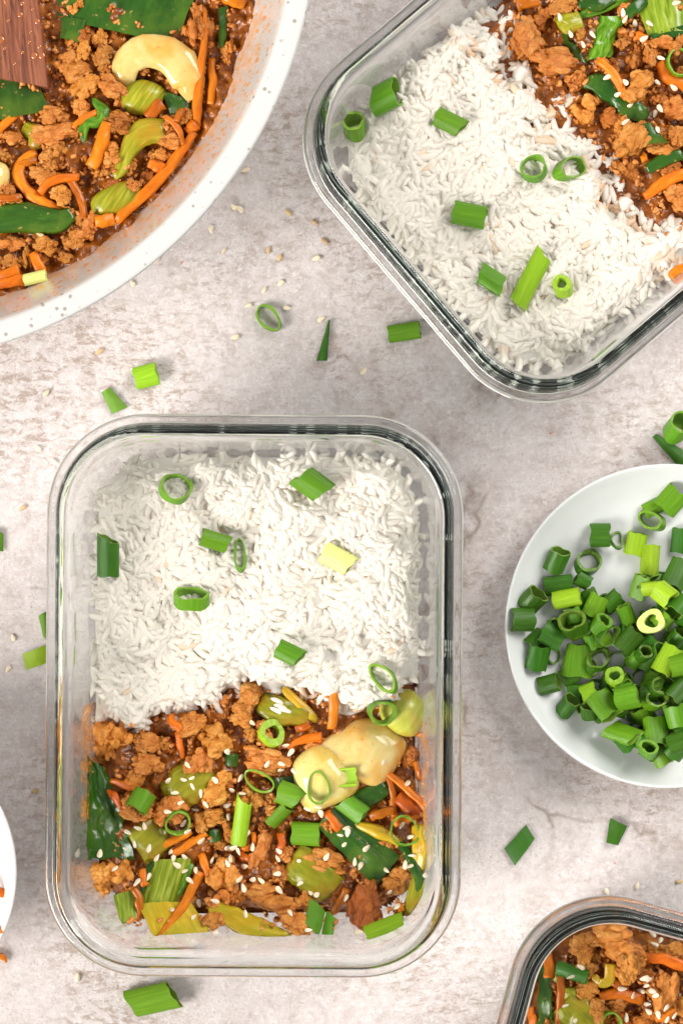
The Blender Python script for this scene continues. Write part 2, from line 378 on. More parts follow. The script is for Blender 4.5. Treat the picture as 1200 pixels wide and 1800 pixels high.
# ------------------------------------------------------------------ shapes (all sizes in photograph pixels at food height)
KF = K(0.036)
def sweep(pts, widths, thick=1.0, sq=2.0, n=16, m=12, arch=0.0, mat='carrot', ridge=0.0, rounded=0.0, jit=0.05, wob=0.0, name='strip', kf=KF, twist=0.0):
    P = catmull(pts, n); c0 = (P.max(0) + P.min(0)) / 2
    X = np.c_[(P[:, 0] - c0[0]) * kf, -(P[:, 1] - c0[1]) * kf]
    sd_ = random.randrange(999); X = X + np.c_[vnoise(np.c_[np.linspace(0, 4, n), np.zeros(n), np.full(n, sd_ * .7)], 3), vnoise(np.c_[np.linspace(0, 4, n), np.ones(n) * 9, np.full(n, sd_ * .7)], 4)] * wob * kf
    wd = np.interp(np.linspace(0, 1, n), np.linspace(0, 1, len(np.atleast_1d(widths))), np.atleast_1d(widths)) * kf / 2
    T = np.gradient(X, axis=0); T /= np.linalg.norm(T, axis=1)[:, None] + 1e-12
    N = np.c_[-T[:, 1], T[:, 0]]
    t_ = np.linspace(0, 1, n); seed = random.randrange(9999)
    if rounded > 0:
        e = np.clip(np.minimum(t_, 1 - t_) / rounded, 0, 1); wd = wd * np.sqrt(np.clip(1 - (1 - e) ** 2, 0.03, 1))
    V = []; UV = []
    L = np.r_[0, np.cumsum(np.linalg.norm(np.diff(X, axis=0), axis=1))]
    for k in range(n):
        for i in range(m):
            a = 2 * PI * i / m + PI / m + twist * t_[k]
            ca, sa = math.cos(a), math.sin(a)
            x_ = abs(ca) ** (2 / sq) * (1 if ca > 0 else -1); z_ = abs(sa) ** (2 / sq) * (1 if sa > 0 else -1)
            rr = 1 + ridge * math.cos(a * 7 + 2 * t_[k])
            p = X[k] + N[k] * x_ * wd[k] * rr
            V.append((p[0], p[1], z_ * wd[k] * thick * rr + arch * kf * math.sin(PI * t_[k])))
            UV.append((i / m, L[k] / 0.02))
    V = np.array(V)
    V += (np.c_[vnoise(V * 350, seed), vnoise(V * 350, seed + 1), vnoise(V * 350, seed + 2)]) * jit * wd.mean()
    F = grid_faces(m, n, True)
    ncap = len(V)
    V = np.vstack([V, V[:m].mean(0), V[-m:].mean(0)]); UV += [(0.5, 0), (0.5, 1)]
    for i in range(m):
        F.append((ncap, (i + 1) % m, i)); F.append((ncap + 1, (n - 1) * m + i, (n - 1) * m + (i + 1) % m))
    me = mk_mesh(name, V, F, (mat,), UV)
    return me, c0
def sheet(quad, bend=4.0, thick=5.0, nu=12, nv=18, mat='leaf', wav=1.5, ridge=0.0, nr=4, jag=0.06, name='leaf', kf=KF, curl=0.0, edge=0.0):
    tl, tr, br, bl = [np.array(p, float) for p in quad]; c0 = (tl + tr + br + bl) / 4
    seed = random.randrange(9999); top = []; uv = []
    for j in range(nv):
        v_ = j / (nv - 1)
        for i in range(nu):
            u_ = i / (nu - 1); p = (tl * (1 - u_) + tr * u_) * (1 - v_) + (bl * (1 - u_) + br * u_) * v_
            p = p - c0; top.append((p[0] * kf, -p[1] * kf, (bend * (1 - (2 * u_ - 1) ** 2) + curl * (1 - (2 * v_ - 1) ** 2) + ridge * math.cos(2 * PI * nr * u_)) * kf)); uv.append((u_, v_))
    T = np.array(top)
    nz = np.c_[T[:, 0] * 160, T[:, 1] * 160, np.full(len(T), seed * 0.13)]
    T[:, 2] += vnoise(nz, seed) * wav * kf
    dj = np.c_[vnoise(nz * 2, seed + 3), vnoise(nz * 2, seed + 5)] * jag * 20 * kf; T[:, :2] += dj
    B = T.copy(); B[:, 2] -= thick * kf
    n = len(T); V = np.vstack([T, B]); F = grid_faces(nu, nv); F = [tuple(reversed(f)) for f in F] + [tuple(i + n for i in f) for f in F]
    rim = [i for i in range(nu)] + [j * nu + nu - 1 for j in range(1, nv)] + [(nv - 1) * nu + i for i in range(nu - 2, -1, -1)] + [j * nu for j in range(nv - 2, 0, -1)]
    for a, b in zip(rim, rim[1:] + rim[:1]): F.append((a, b, b + n, a + n))
    me = mk_mesh(name, V, F, (mat,), uv + uv)
    bm = bmesh.new(); bm.from_mesh(me); bmesh.ops.recalc_face_normals(bm, faces=bm.faces)
    for e in bm.edges:
        if len(e.link_faces) == 2 and e.calc_face_angle(0) > 0.9: e.smooth = False
    bm.to_mesh(me); bm.free(); return me, c0
def pillow(outl, h=30, mat='cream', p=2.4, low=0.35, n=44, rings=10, wav=0.03, name='bulb', kf=KF, rib=0.12, ra=0.6):
    O = catmull(outl, n, True); c0 = (O.max(0) + O.min(0)) / 2; cc = O.mean(0); seed = random.randrange(9999)
    V = []; UV = []
    for s_ in (1, -low):
        for k in range(rings):
            r = math.sin((k + (0.0 if k else 0.04)) / (rings - 1) * PI / 2)
            zz = h * max(0.0, 1 - r ** p) ** (1 / 2.0) * s_
            for i in range(n):
                q_ = cc + (O[i] - cc) * r - c0
                V.append((q_[0] * kf, -q_[1] * kf, (zz + rib * r * math.cos((q_[0] * math.cos(ra) + q_[1] * math.sin(ra)) / 2.6)) * kf)); UV.append(((q_[0] * math.cos(ra) + q_[1] * math.sin(ra)) / 60, (q_[1] * math.cos(ra) - q_[0] * math.sin(ra)) / 60))
    V = np.array(V); nn = vnoise(V * 120, seed) + 0.4 * vnoise(V * 300, seed + 1)
    V += np.c_[nn * 0.3, vnoise(V * 130, seed + 4) * 0.3, nn] * wav * h * kf
    F = grid_faces(n, rings, True); off = n * rings
    F = [tuple(reversed(f)) for f in F] + [tuple(i + off for i in f) for f in F]
    F += [tuple(range(n)), tuple(reversed([off + i for i in range(n)]))]
    me = mk_mesh(name, V, F, (mat,), UV)
    bm = bmesh.new(); bm.from_mesh(me); bmesh.ops.remove_doubles(bm, verts=bm.verts, dist=1e-6)
    bmesh.ops.recalc_face_normals(bm, faces=bm.faces); bm.to_mesh(me); bm.free()
    return me, c0
def tube(w, L, sq=1.0, t=3.2, arc=1.0, s0=0.0, s1=0.0, col='m', n=44, m=6, kf=KF, name='scallion_piece', flare=0.0, dent=0.0, bow=0.0):
    """hollow scallion length; axis = local x, w = width (y), w*sq = height (z), s0/s1 = slant of the two cuts."""
    V = []; UV = []; full = arc >= 0.999; cnt = n if full else n + 1
    seed = random.randrange(9999); ph = random.random() * 6
    for surf in (0, 1):
        for k in range(m):
            f = k / (m - 1)
            for i in range(cnt):
                a = 2 * PI * arc * i / n + PI * (1.5 - arc) if not full else 2 * PI * i / n
                rw = w / 2 * (1 + flare * (f - 0.5)); rh = rw * sq
                irr = 1 + 0.06 * math.sin(2 * a + ph) + 0.04 * math.sin(3 * a + ph * 2 + f) - dent * max(0, math.cos(a - ph)) ** 4
                tt = t * 0.82 * (1 + 0.25 * math.sin(a * 2 + ph)) if surf else 0
                y = math.cos(a) * (rw * irr - tt); z = math.sin(a) * (rh * irr - tt)
                x0 = -L / 2 + s0 * y + 0.03 * w * math.sin(4 * a + ph); x1 = L / 2 + s1 * y + 0.03 * w * math.sin(5 * a + ph * 3)
                V.append((x0 + (x1 - x0) * f, y, z + bow * math.sin(PI * f))); UV.append((i / n, f * L / max(w, 1) * 0.6))
    V = np.array(V) * kf; off = cnt * m; F = []; FM = []
    for f in grid_faces(cnt, m, full): F.append(f); FM.append(0); F.append(tuple(reversed([i + off for i in f]))); FM.append(1)
    for i in range(cnt if full else cnt - 1):
        a, b = i, (i + 1) % cnt
        F.append((b, a, a + off, b + off)); FM.append(1)
        a2, b2 = a + cnt * (m - 1), b + cnt * (m - 1)
        F.append((a2, b2, b2 + off, a2 + off)); FM.append(1)
    if not full:
        for k in range(m - 1):
            a = k * cnt; F.append((a, a + cnt, a + cnt + off, a + off)); FM.append(1)
            a = k * cnt + cnt - 1; F.append((a + cnt, a, a + off, a + cnt + off)); FM.append(1)
    me = mk_mesh(name, V, F, ('sc_' + col, 'si_' + col), UV, FM)
    bm = bmesh.new(); bm.from_mesh(me); bmesh.ops.recalc_face_normals(bm, faces=bm.faces)
    for e in bm.edges:
        if len(e.link_faces) == 2 and e.calc_face_angle(0) > 0.9: e.smooth = False
    bm.to_mesh(me); bm.free(); return me
def scal(px, py, w, L, ang=0, pitch=0, col='m', label=None, group=None, name='scallion_piece', roll=0, q=93, tilt=0.6, kf=KF, ground=False, **kw):
    me = tube(w, L, col=col, name=name, kf=kf, **kw)
    return put(name, me, px, py, rot(math.radians(ang), -math.radians(pitch), math.radians(roll)), label=label, cat='scallion', group=group, q=q, tilt=tilt, ground=ground)

# meat crumbles: lumps fused from many small balls
def make_crumble(seed, big=False):
    r = np.random.default_rng(seed); bm = bmesh.new()
    el = np.array([1.0, r.uniform(0.55, 0.95), r.uniform(0.5, 0.75)]); p = np.zeros(3); cores = []
    nco = 11 if big else 6; kf_ = 0.72 if big else 1.0
    for k in range(nco):                      # a wandering row of cores, so that no lump is a ball
        cores.append(p.copy()); d = r.normal(size=3) * el; d /= np.linalg.norm(d); p = p + d * r.uniform(0.14, 0.24) * kf_; p *= 0.97
        bmesh.ops.create_icosphere(bm, subdivisions=2, radius=r.uniform(0.10, 0.19) * kf_, matrix=Matrix.Translation(cores[-1]))
    for k in range(int(r.integers(34, 48)) * (2 if big else 1)):
        c_ = cores[int(r.integers(0, nco))]; d = r.normal(size=3); d /= np.linalg.norm(d)
        bmesh.ops.create_icosphere(bm, subdivisions=2, radius=r.uniform(0.045, 0.115) * kf_, matrix=Matrix.Translation(c_ + d * el * r.uniform(0.10, 0.24) * kf_))
    me = bpy.data.meshes.new('crumble_src'); bm.to_mesh(me); bm.free()
    o = bpy.data.objects.new('crumble_src', me); COL.objects.link(o)
    md = o.modifiers.new('r', 'REMESH'); md.mode = 'VOXEL'; md.voxel_size = 0.024
    bpy.context.view_layer.update()
    dg = bpy.context.evaluated_depsgraph_get(); res = bpy.data.meshes.new_from_object(o.evaluated_get(dg))
    bpy.data.objects.remove(o); bpy.data.meshes.remove(me)
    V = verts_of(res); nr = np.empty(len(V) * 3); res.vertices.foreach_get('normal', nr); nr = nr.reshape(-1, 3)
    dsp = 0.040 * fbm(V * 6, seed, 2) + 0.020 * vnoise(V * 22, seed + 5)
    pts = V[r.integers(0, len(V), 260)] + r.normal(size=(260, 3)) * 0.01
    dd = np.sqrt(((V[:, None, :] - pts[None]) ** 2).sum(-1)).min(1)
    dsp = dsp + 0.034 * np.sqrt(np.clip(1 - (dd / 0.055) ** 2, 0, 1))
    V = V + nr * dsp[:, None]
    V -= (V.max(0) + V.min(0)) / 2; V /= np.ptp(V[:, :2], axis=0).max()
    res.vertices.foreach_set('co', V.ravel()); res.polygons.foreach_set('use_smooth', np.ones(len(res.polygons), bool))
    res.materials.clear(); res.materials.append(M['meat']); res.name = 'crumble'; res.update(); return res
CR = [make_crumble(100 + k) for k in range(14)]; CRB = [make_crumble(300 + k, True) for k in range(3)]
CRD = []
for m_ in CR[:8]:
    d_ = m_.copy(); d_.materials.clear(); d_.materials.append(M['meat_dark']); CRD.append(d_)
def crumble(px, py, w, h, label, group, rotd=None, dark=False, q=80, hz=None, name='meat_crumble', kf=KF):
    me = random.choice(CRD if dark else CRB if max(w, h) > 95 else CR); V = verts_of(me); ex = np.ptp(V, axis=0)
    s = (w * kf / ex[0], h * kf / ex[1], (hz if hz else 0.8 * min(w, h)) * kf / ex[2])
    a = math.radians(rotd if rotd is not None else random.uniform(-25, 25)) + random.choice((0, PI))
    return put(name, me, px, py, rot(a, random.uniform(-.2, .2), random.uniform(-.2, .2)), s, label, 'meat', group, q=q, tilt=0.35)

# sesame seed
def seed_mesh():
    V = []; n, m_ = 10, 9
    for k in range(m_):
        t_ = k / (m_ - 1); x = (t_ - 0.5) * 0.0037
        r = 0.00112 * math.sqrt(max(0.0, math.sin(PI * t_ ** 0.8))) * (1.05 - 0.35 * t_) * (1 if 0 < k < m_ - 1 else 0.15)
        for i in range(n):
            a = 2 * PI * i / n; V.append((x, math.cos(a) * r, math.sin(a) * r * 0.5))
    F = grid_faces(n, m_, True) + [tuple(range(n - 1, -1, -1)), tuple((m_ - 1) * n + i for i in range(n))]
    return V, F
SV, SF = seed_mesh(); SEED = mk_mesh('sesame_seed', SV, SF, ('seed',)); SEED_T = mk_mesh('sesame_seed', SV, SF, ('seed_t',))
def seed(px, py, label, group, toast=False, name='sesame_seed', ground=False):
    s = random.uniform(0.88, 1.12); me = SEED_T if toast else SEED
    return put(name, me, px, py, rot(random.uniform(0, 2 * PI), 0, random.uniform(-.25, .25)), (s, s * random.uniform(.9, 1.1), s), label, 'sesame seed', group, q=90, tilt=0.9, lift=0.0001, maxslope=1.0, ground=ground)

# ------------------------------------------------------------------ table
tm = mk_mesh('table', [(-0.6, -0.6, 0), (0.6, -0.6, 0), (0.6, 0.6, 0), (-0.6, 0.6, 0)], [(0, 1, 2, 3)], ('table',), smooth=False)
tag(link('table', tm), 'pale pinkish weathered plaster table top with rusty stains and cracks', kind='structure')

# ------------------------------------------------------------------ glass containers
CA, CB, CRAD = 0.081, 0.1095, 0.039
def rrect(a, b, r, nc=18, ns=7):
    P = []
    for (sx, sy, a0) in ((1, 1, 0), (-1, 1, 90), (-1, -1, 180), (1, -1, 270)):
        cx_, cy_ = sx * (a - r), sy * (b - r)
        for k in range(nc + 1):
            an = math.radians(a0 + 90 * k / nc); P.append((cx_ + r * math.cos(an), cy_ + r * math.sin(an)))
        nx_ = {0: (-1, 1), 90: (-1, -1), 180: (1, -1), 270: (1, 1)}[a0]
        q0 = np.array(P[-1]); q1 = np.array((nx_[0] * (a - r) if a0 in (0, 180) else nx_[0] * a, nx_[1] * b if a0 in (0, 180) else nx_[1] * (b - r)))
        for k in range(1, ns): P.append(tuple(q0 + (q1 - q0) * k / ns))
    return P
PROF_OUT = [(0.030, 0.0012), (0.022, 0.0010), (0.0215, 0.0002), (0.0185, 0.0), (0.0162, 0.0010), (0.0142, 0.0045), (0.0123, 0.012), (0.0070, 0.0455), (0.0060, 0.0482), (0.0040, 0.0492), (0.0014, 0.0494), (0.0002, 0.0502), (0.0, 0.0516), (0.0003, 0.0530), (0.0014, 0.0537), (0.0034, 0.0538), (0.0040, 0.0542), (0.0042, 0.0556), (0.0044, 0.0580), (0.0053, 0.0597), (0.0070, 0.0601), (0.0087, 0.0597), (0.0096, 0.0583), (0.0103, 0.0555), (0.0118, 0.0440), (0.0160, 0.0125), (0.0178, 0.0080), (0.0212, 0.0058), (0.0300, 0.0052)]
PROF = chaikin(PROF_OUT, 2)
def inner_d(z): return float(np.interp(z, [0.0052, 0.0080, 0.0125, 0.044, 0.0555], [0.030, 0.0178, 0.0160, 0.0118, 0.0103]))
def container_mesh():
    V = []; n = None
    for d, z in PROF:
        R_ = rrect(CA - d, CB - d, max(CRAD - d * 0.9, 0.008)); n = len(R_)
        V += [(x, y, z) for x, y in R_]
    F = grid_faces(n, len(PROF), True); k = len(V)
    V += [(0, 0, PROF[0][1]), (0, 0, PROF[-1][1])]; o_ = (len(PROF) - 1) * n
    for i in range(n):
        F.append((k, (i + 1) % n, i)); F.append((k + 1, o_ + i, o_ + (i + 1) % n))
    me = mk_mesh('glass_container', V, F, ('glass',))
    bm = bmesh.new(); bm.from_mesh(me); bmesh.ops.recalc_face_normals(bm, faces=bm.faces); bm.to_mesh(me); bm.free()
    return me
CM = container_mesh()
WD = [0.0101, 0.0118, 0.0160, 0.0178, 0.0212, 0.030]; WZ = [0.0555, 0.044, 0.0125, 0.0080, 0.0058, 0.0052]
def wallz(d): return np.interp(d, WD, WZ)
class Cont: pass
def container(px, py, th, label):
    c_ = Cont(); w = W(px, py, 0.0515); c_.x, c_.y, c_.th = w[0], w[1], math.radians(th)
    o = link('glass_container', CM); o.location = (w[0], w[1], 0.0003); o.rotation_euler = (0, 0, c_.th)
    tag(o, label, 'container', 'glass meal containers'); c_.o = o
    return c_
def loc_xy(c_, x, y):
    dx, dy = x - c_.x, y - c_.y; s, k = math.sin(c_.th), math.cos(c_.th)
    return dx * k + dy * s, -dx * s + dy * k
def sdf(c_, x, y, z):           # signed distance inside the inner wall at height z (positive inside)
    lx, ly = loc_xy(c_, x, y); d = inner_d(z); a, b = CA - d, CB - d; r = max(CRAD - d * 0.9, 0.008)
    qx, qy = np.abs(lx) - (a - r), np.abs(ly) - (b - r)
    return r - np.hypot(np.maximum(qx, 0), np.maximum(qy, 0)) - np.minimum(np.maximum(qx, qy), 0)
c1 = container(446.5, 1222.5, -0.4, 'upright glass container half white rice and half stir-fry, whole in view')
c2 = container(1073, 183, 130.5, 'tilted glass container of rice and stir-fry at the upper right corner')
c3 = container(1166, 2106, -15.2, 'glass container of stir-fry cut off by the lower right corner')
for c_ in (c1, c2, c3):
    d_ = inner_d(0.02) + sdf(c_, GXX, GYY, 0.02)
    H[:] = np.where(d_ > 0.0101, np.maximum(H, np.minimum(wallz(d_) + 0.0004, 0.034)), np.where(d_ > 0, np.maximum(H, 0.057), H))

# ------------------------------------------------------------------ pan
PC = W(-226, -144, 0.07); PCX, PCY = PC[0], PC[1]
pan = empty('frying_pan', (PCX, PCY, 0)); tag(pan, 'large round white speckled pan of stir-fry at the upper left', 'pan')
pin = chaikin([(0.001, 0.006), (0.110, 0.006), (0.128, 0.010), (0.141, 0.022), (0.150, 0.042), (0.1590, 0.0665), (0.1603, 0.0686)], 2)
V_, F_, U_, _ = lathe(pin, 160); link('inner_wall', mk_mesh('inner_wall', V_, [tuple(reversed(f)) for f in F_], ('pan_in',), U_), pan)
prm = chaikin([(0.1603, 0.0686), (0.1612, 0.0696), (0.1650, 0.0702), (0.1682, 0.0702), (0.1692, 0.0696), (0.1694, 0.0680), (0.1684, 0.0655)], 2)
V_, F_, U_, _ = lathe(prm, 160); link('rim', mk_mesh('rim', V_, F_, ('pan',), U_), pan)
pou = chaikin([(0.1684, 0.0655), (0.1640, 0.0630), (0.156, 0.042), (0.146, 0.020), (0.130, 0.004), (0.110, 0.0), (0.001, 0.0)], 2)
V_, F_, U_, _ = lathe(pou, 160); link('outer_wall', mk_mesh('outer_wall', V_, F_, ('pan',), U_), pan)
RP = np.hypot(GXX - PCX, GYY - PCY)
H[:] = np.where(RP < 0.1694, np.interp(RP, [0, 0.110, 0.128, 0.141, 0.150, 0.159, 0.1603, 0.1694], [0.006, 0.006, 0.010, 0.022, 0.042, 0.0665, 0.0695, 0.07]), H)

# ------------------------------------------------------------------ plate and bowl
PL = W(1172, 1100.2, 0.0155)
plp = chaikin([(0.0003, 0.0052), (0.040, 0.0052), (0.052, 0.0068), (0.0605, 0.0120), (0.0642, 0.0152), (0.0652, 0.0160), (0.0660, 0.0158), (0.0660, 0.0148), (0.0630, 0.0105), (0.052, 0.0025), (0.042, 0.0018), (0.040, 0.0001), (0.037, 0.0001), (0.036, 0.0015), (0.0003, 0.0015)], 2)
V_, F_, U_, _ = lathe(plp, 128)
o = link('small_plate', mk_mesh('small_plate', V_, [tuple(reversed(f)) for f in F_], ('ceramic',), U_)); o.location = (PL[0], PL[1], 0)
tag(o, 'small round white plate holding chopped green scallions at right edge', 'plate')
RQ = np.hypot(GXX - PL[0], GYY - PL[1])
H[:] = np.where(RQ < 0.066, np.interp(RQ, [0, 0.040, 0.052, 0.0605, 0.0652, 0.066], [0.0052, 0.0052, 0.0068, 0.012, 0.016, 0.0158]), H)
BW = W(-225, 1535, 0.040)
bwp = chaikin([(0.0003, 0.008), (0.026, 0.008), (0.040, 0.014), (0.0510, 0.030), (0.0550, 0.0388), (0.0560, 0.0402), (0.0572, 0.0400), (0.0573, 0.0386), (0.0535, 0.028), (0.042, 0.009), (0.030, 0.002), (0.028, 0.0001), (0.025, 0.0001), (0.024, 0.003), (0.0003, 0.003)], 2)
V_, F_, U_, _ = lathe(bwp, 128)
o = link('bowl', mk_mesh('bowl', V_, [tuple(reversed(f)) for f in F_], ('bowl',), U_)); o.location = (BW[0], BW[1], 0)
tag(o, 'white bowl of carrot strips cut off by the left edge', 'bowl')
RB = np.hypot(GXX - BW[0], GYY - BW[1])
H[:] = np.where(RB < 0.0573, np.interp(RB, [0, 0.026, 0.040, 0.051, 0.056, 0.0573], [0.008, 0.008, 0.014, 0.030, 0.0402, 0.040]), H)

# ------------------------------------------------------------------ beds of sauce and crumbs, mounds of rice
def field_mesh(name, fn, x0, x1, y0, y1, step, mat):
    xs = np.arange(x0, x1, step); ys = np.arange(y0, y1, step); XX, YY = np.meshgrid(xs, ys, indexing='ij')
    Z, mask = fn(XX, YY); idx = -np.ones(XX.shape, int); idx[mask] = np.arange(mask.sum())
    V = np.c_[XX[mask], YY[mask], Z[mask]]; q_ = mask[:-1, :-1] & mask[1:, :-1] & mask[1:, 1:] & mask[:-1, 1:]
    F = np.stack([idx[:-1, :-1][q_], idx[1:, :-1][q_], idx[1:, 1:][q_], idx[:-1, 1:][q_]], 1)
    i, j = cell(GXX, GYY)
    return mk_mesh(name, V, F, (mat,))
def raise_h(fn):
    Z, mask = fn(GXX, GYY); H[mask] = np.maximum(H[mask], Z[mask])
def flat(X): return np.c_[X[0].ravel(), X[1].ravel(), np.zeros(X[0].size)]
def noise2(XX, YY, f, seed, oct=3): return fbm(np.c_[XX.ravel() * f, YY.ravel() * f, np.full(XX.size, seed * 0.37)], seed, oct).reshape(XX.shape)

C1B = ([140, 200, 235, 300, 360, 420, 470, 560, 600, 650, 700, 770], [1275, 1290, 1285, 1262, 1262, 1215, 1222, 1205, 1255, 1240, 1235, 1225])
def c1_edge(px): return np.interp(px, *C1B)
def c2_u(px, py): return 0.760 * px - 0.649 * py
def fry_mask(which, XX, YY):
    px, py = PX(XX, YY, 0.025)
    if which == 1: return sdf(c1, XX, YY, 0.02) - 0.0012 - np.clip((py - 1600) / 40, 0, 1) * 0.003, py - c1_edge(px) + 62
    if which == 2: return sdf(c2, XX, YY, 0.02) - 0.002, c2_u(px, py) - 548
    return sdf(c3, XX, YY, 0.02) - 0.001, np.full(XX.shape, 99.0)
def fry_fn(which):
    def f(XX, YY):
        s, e = fry_mask(which, XX, YY)
        k = np.clip(s / 0.008, 0, 1) ** 0.6
        z = 0.0058 + k * (0.0150 + 0.0028 * noise2(XX, YY, 110, which) + 0.0016 * np.abs(noise2(XX, YY, 330, which + 7, 3)))
        z = np.maximum(z, wallz(inner_d(0.02) + s + 0.0006) + 0.0003)
        return z, (s > 0) & (e > 0)
    return f
def pan_fn(XX, YY):
    r = np.hypot(XX - PCX, YY - PCY); z = 0.0295 + 0.003 * noise2(XX, YY, 90, 5) + 0.0016 * np.abs(noise2(XX, YY, 330, 8, 3))
    z = z + np.clip((r - 0.130) / 0.015, 0, 1) * 0.002 * (1 + noise2(XX, YY, 200, 9, 2))
    return z, (r < 0.1492) & (XX > -0.16) & (YY < 0.235) & (XX < 0.0)
for k, nm, c_ in ((1, 'upright glass container', c1), (2, 'tilted glass container at upper right', c2), (3, 'glass container at lower right', c3)):
    me = field_mesh('sauce', fry_fn(k), c_.x - 0.14, c_.x + 0.14, c_.y - 0.14, c_.y + 0.14, 0.0008, 'sauce')
    tag(link('sauce', me), 'dark brown sauce under the stir-fry in the ' + nm, 'sauce', kind='stuff'); raise_h(fry_fn(k))
tag(link('sauce', field_mesh('sauce', pan_fn, -0.16, 0.0, 0.08, 0.235, 0.0008, 'sauce')), 'dark brown sauce under the stir-fry in the white pan', 'sauce', kind='stuff'); raise_h(pan_fn)

# rice ---------------------------------------------------------------
def grain_mesh(bend):
    V = []; n, m_ = 7, 8
    for k in range(m_):
        t_ = k / (m_ - 1); x = (t_ - 0.5) * 1.0
        r = (max(0.0, 1 - abs(2 * t_ - 1) ** 2.8)) ** 0.5 * 0.150 if 0 < k < m_ - 1 else 0.035
        for i in range(n):
            a = 2 * PI * i / n; V.append((x, math.cos(a) * r + bend * (1 - (2 * t_ - 1) ** 2), math.sin(a) * r * 0.9))
    F = grid_faces(n, m_, True) + [tuple(range(n - 1, -1, -1)), tuple((m_ - 1) * n + i for i in range(n))]
    return np.array(V), F
GRAINS = [grain_mesh(b) for b in (0.0, 0.07, 0.12, -0.09)]
def rice_portion(label, base_fn, mask_fn, stain_fn, box, count, keep):
    raise_h(base_fn)
    me0 = field_mesh('rice_base', base_fn, *box, 0.0016, 'rice')
    root = empty('rice_portion', (0.5 * (box[0] + box[1]), 0.5 * (box[2] + box[3]), 0.006)); tag(root, label, 'rice', 'portions of cooked rice')
    VV = [verts_of(me0)]; FF = [np.array([tuple(p.vertices) for p in me0.polygons])]; ST = [np.zeros(len(VV[0]))]
    bpy.data.meshes.remove(me0); off = len(VV[0]); placed = 0; items = []
    CX = rng.uniform(box[0], box[1], count * 9); CY = rng.uniform(box[2], box[3], count * 9)
    ok = mask_fn(CX[:, None], CY[:, None])[:, 0]
    ci, cj = cell(CX, CY); hh = H[ci, cj]; lo, hi = np.percentile(hh[ok], (8, 80)); ok &= rng.random(len(CX)) < 0.22 + 0.78 * np.clip((hh - lo) / (hi - lo), 0, 1); CX = CX[ok][:count]; CY = CY[ok][:count]
    YAW = 2.2 * PI * vnoise(np.c_[CX * 75, CY * 75, np.full(len(CX), 3.1)], 77); STN = stain_fn(CX[:, None], CY[:, None])[:, 0]
    for x, y, yw, st in zip(CX, CY, YAW, STN):
        gi = int(rng.integers(0, 4)); L = 0.0095 * rng.uniform(0.72, 1.12)
        yaw = yw + rng.normal(0, 0.65)
        R0 = rot(yaw, rng.normal(0, 0.26), 0)
        U = (GRAINS[gi][0] * L ** 0.6 * 0.0095 ** 0.4 * np.array([(L / 0.0095) ** 0.4, 1.04, 1.04])) @ R0.T
        i, j = cell(U[:, 0] + x, U[:, 1] + y); h = H[i, j]
        A = np.c_[U[:, 0], U[:, 1], np.ones(len(U))]
        s_ = np.linalg.lstsq(A, h, rcond=None)[0][:2] * 0.6; m_ = np.hypot(*s_)
        if m_ > 0.45: s_ *= 0.45 / m_
        R = np.array(Vector((0, 0, 1)).rotation_difference(Vector((-s_[0], -s_[1], 1)).normalized()).to_matrix())
        U = U @ R.T; i, j = cell(U[:, 0] + x, U[:, 1] + y)
        dz = np.percentile(H[i, j] - U[:, 2], 29)
        np.maximum.at(H, (i, j), U[:, 2] + dz)
        items.append((gi, L, R @ R0, np.array([x, y, dz]), U, st)); placed += 1
    for gi, L, Rm, lc, U, st in items[:-keep]:
        VV.append(U + lc); F = GRAINS[gi][1]
        FF.append((F, off)); ST.append(np.full(len(U), st)); off += len(U)
    V = np.vstack(VV); faces = [tuple(f) for f in FF[0]]
    for F, o_ in FF[1:]: faces += [tuple(i + o_ for i in f) for f in F]
    me = mk_mesh('rice_mass', V, faces, ('rice',))
    a = me.attributes.new('stain', 'FLOAT', 'POINT'); a.data.foreach_set('value', np.concatenate(ST).astype(np.float32))
    o_ = link('rice_mass', me, root); o_.matrix_parent_inverse = Matrix.Translation(root.location).inverted(); o_['kind'] = 'stuff'
    cache = {}
    for gi, L, Rm, lc, U, st in items[-keep:]:
        key = (gi, round(st, 1))
        if key not in cache:
            gm = mk_mesh('rice_grain', GRAINS[gi][0], GRAINS[gi][1], ('rice',))
            a = gm.attributes.new('stain', 'FLOAT', 'POINT'); a.data.foreach_set('value', np.full(len(gm.vertices), key[1], np.float32)); cache[key] = gm
        g_ = link('rice_grain', cache[key], root)
        g_.matrix_local = Matrix.Translation(Vector(lc) - root.location) @ Matrix(Rm.tolist()).to_4x4() @ Matrix.Diagonal((L, L ** 0.6 * 0.0095 ** 0.4 * 1.04, L ** 0.6 * 0.0095 ** 0.4 * 1.04, 1))
    return root

def domes(XX, YY, seed):
    """clumps: a quilt of rounded lumps with creases between them"""
    r = np.random.default_rng(seed); x0_, y0_ = XX.min(), YY.min(); out = np.zeros(XX.shape)
    P_ = r.uniform(-0.17, 0.25, (1500, 2)); R_ = r.uniform(0.007, 0.0155, 1500); A_ = r.uniform(0.10, 0.56, 1500)
    for (px_, py_), rr, aa in zip(P_, R_, A_):
        i0, i1 = np.searchsorted(XX[:, 0], (px_ - rr, px_ + rr)); j0, j1 = np.searchsorted(YY[0], (py_ - rr, py_ + rr))
        if i1 <= i0 or j1 <= j0: continue
        d2 = ((XX[i0:i1, j0:j1] - px_) ** 2 + (YY[i0:i1, j0:j1] - py_) ** 2) / rr ** 2
        np.maximum(out[i0:i1, j0:j1], aa * rr * np.sqrt(np.clip(1 - d2, 0, 1)), out=out[i0:i1, j0:j1])
    return out - 0.0044
def r1_in(XX, YY, mrg=0.0):
    px, py = PX(XX, YY, 0.032); e = c1_edge(px) + 30 * noise2(XX, YY, 110, 41, 2) - py
    return sdf(c1, XX, YY, 0.032) - 0.0014 - mrg, e * K(0.03)
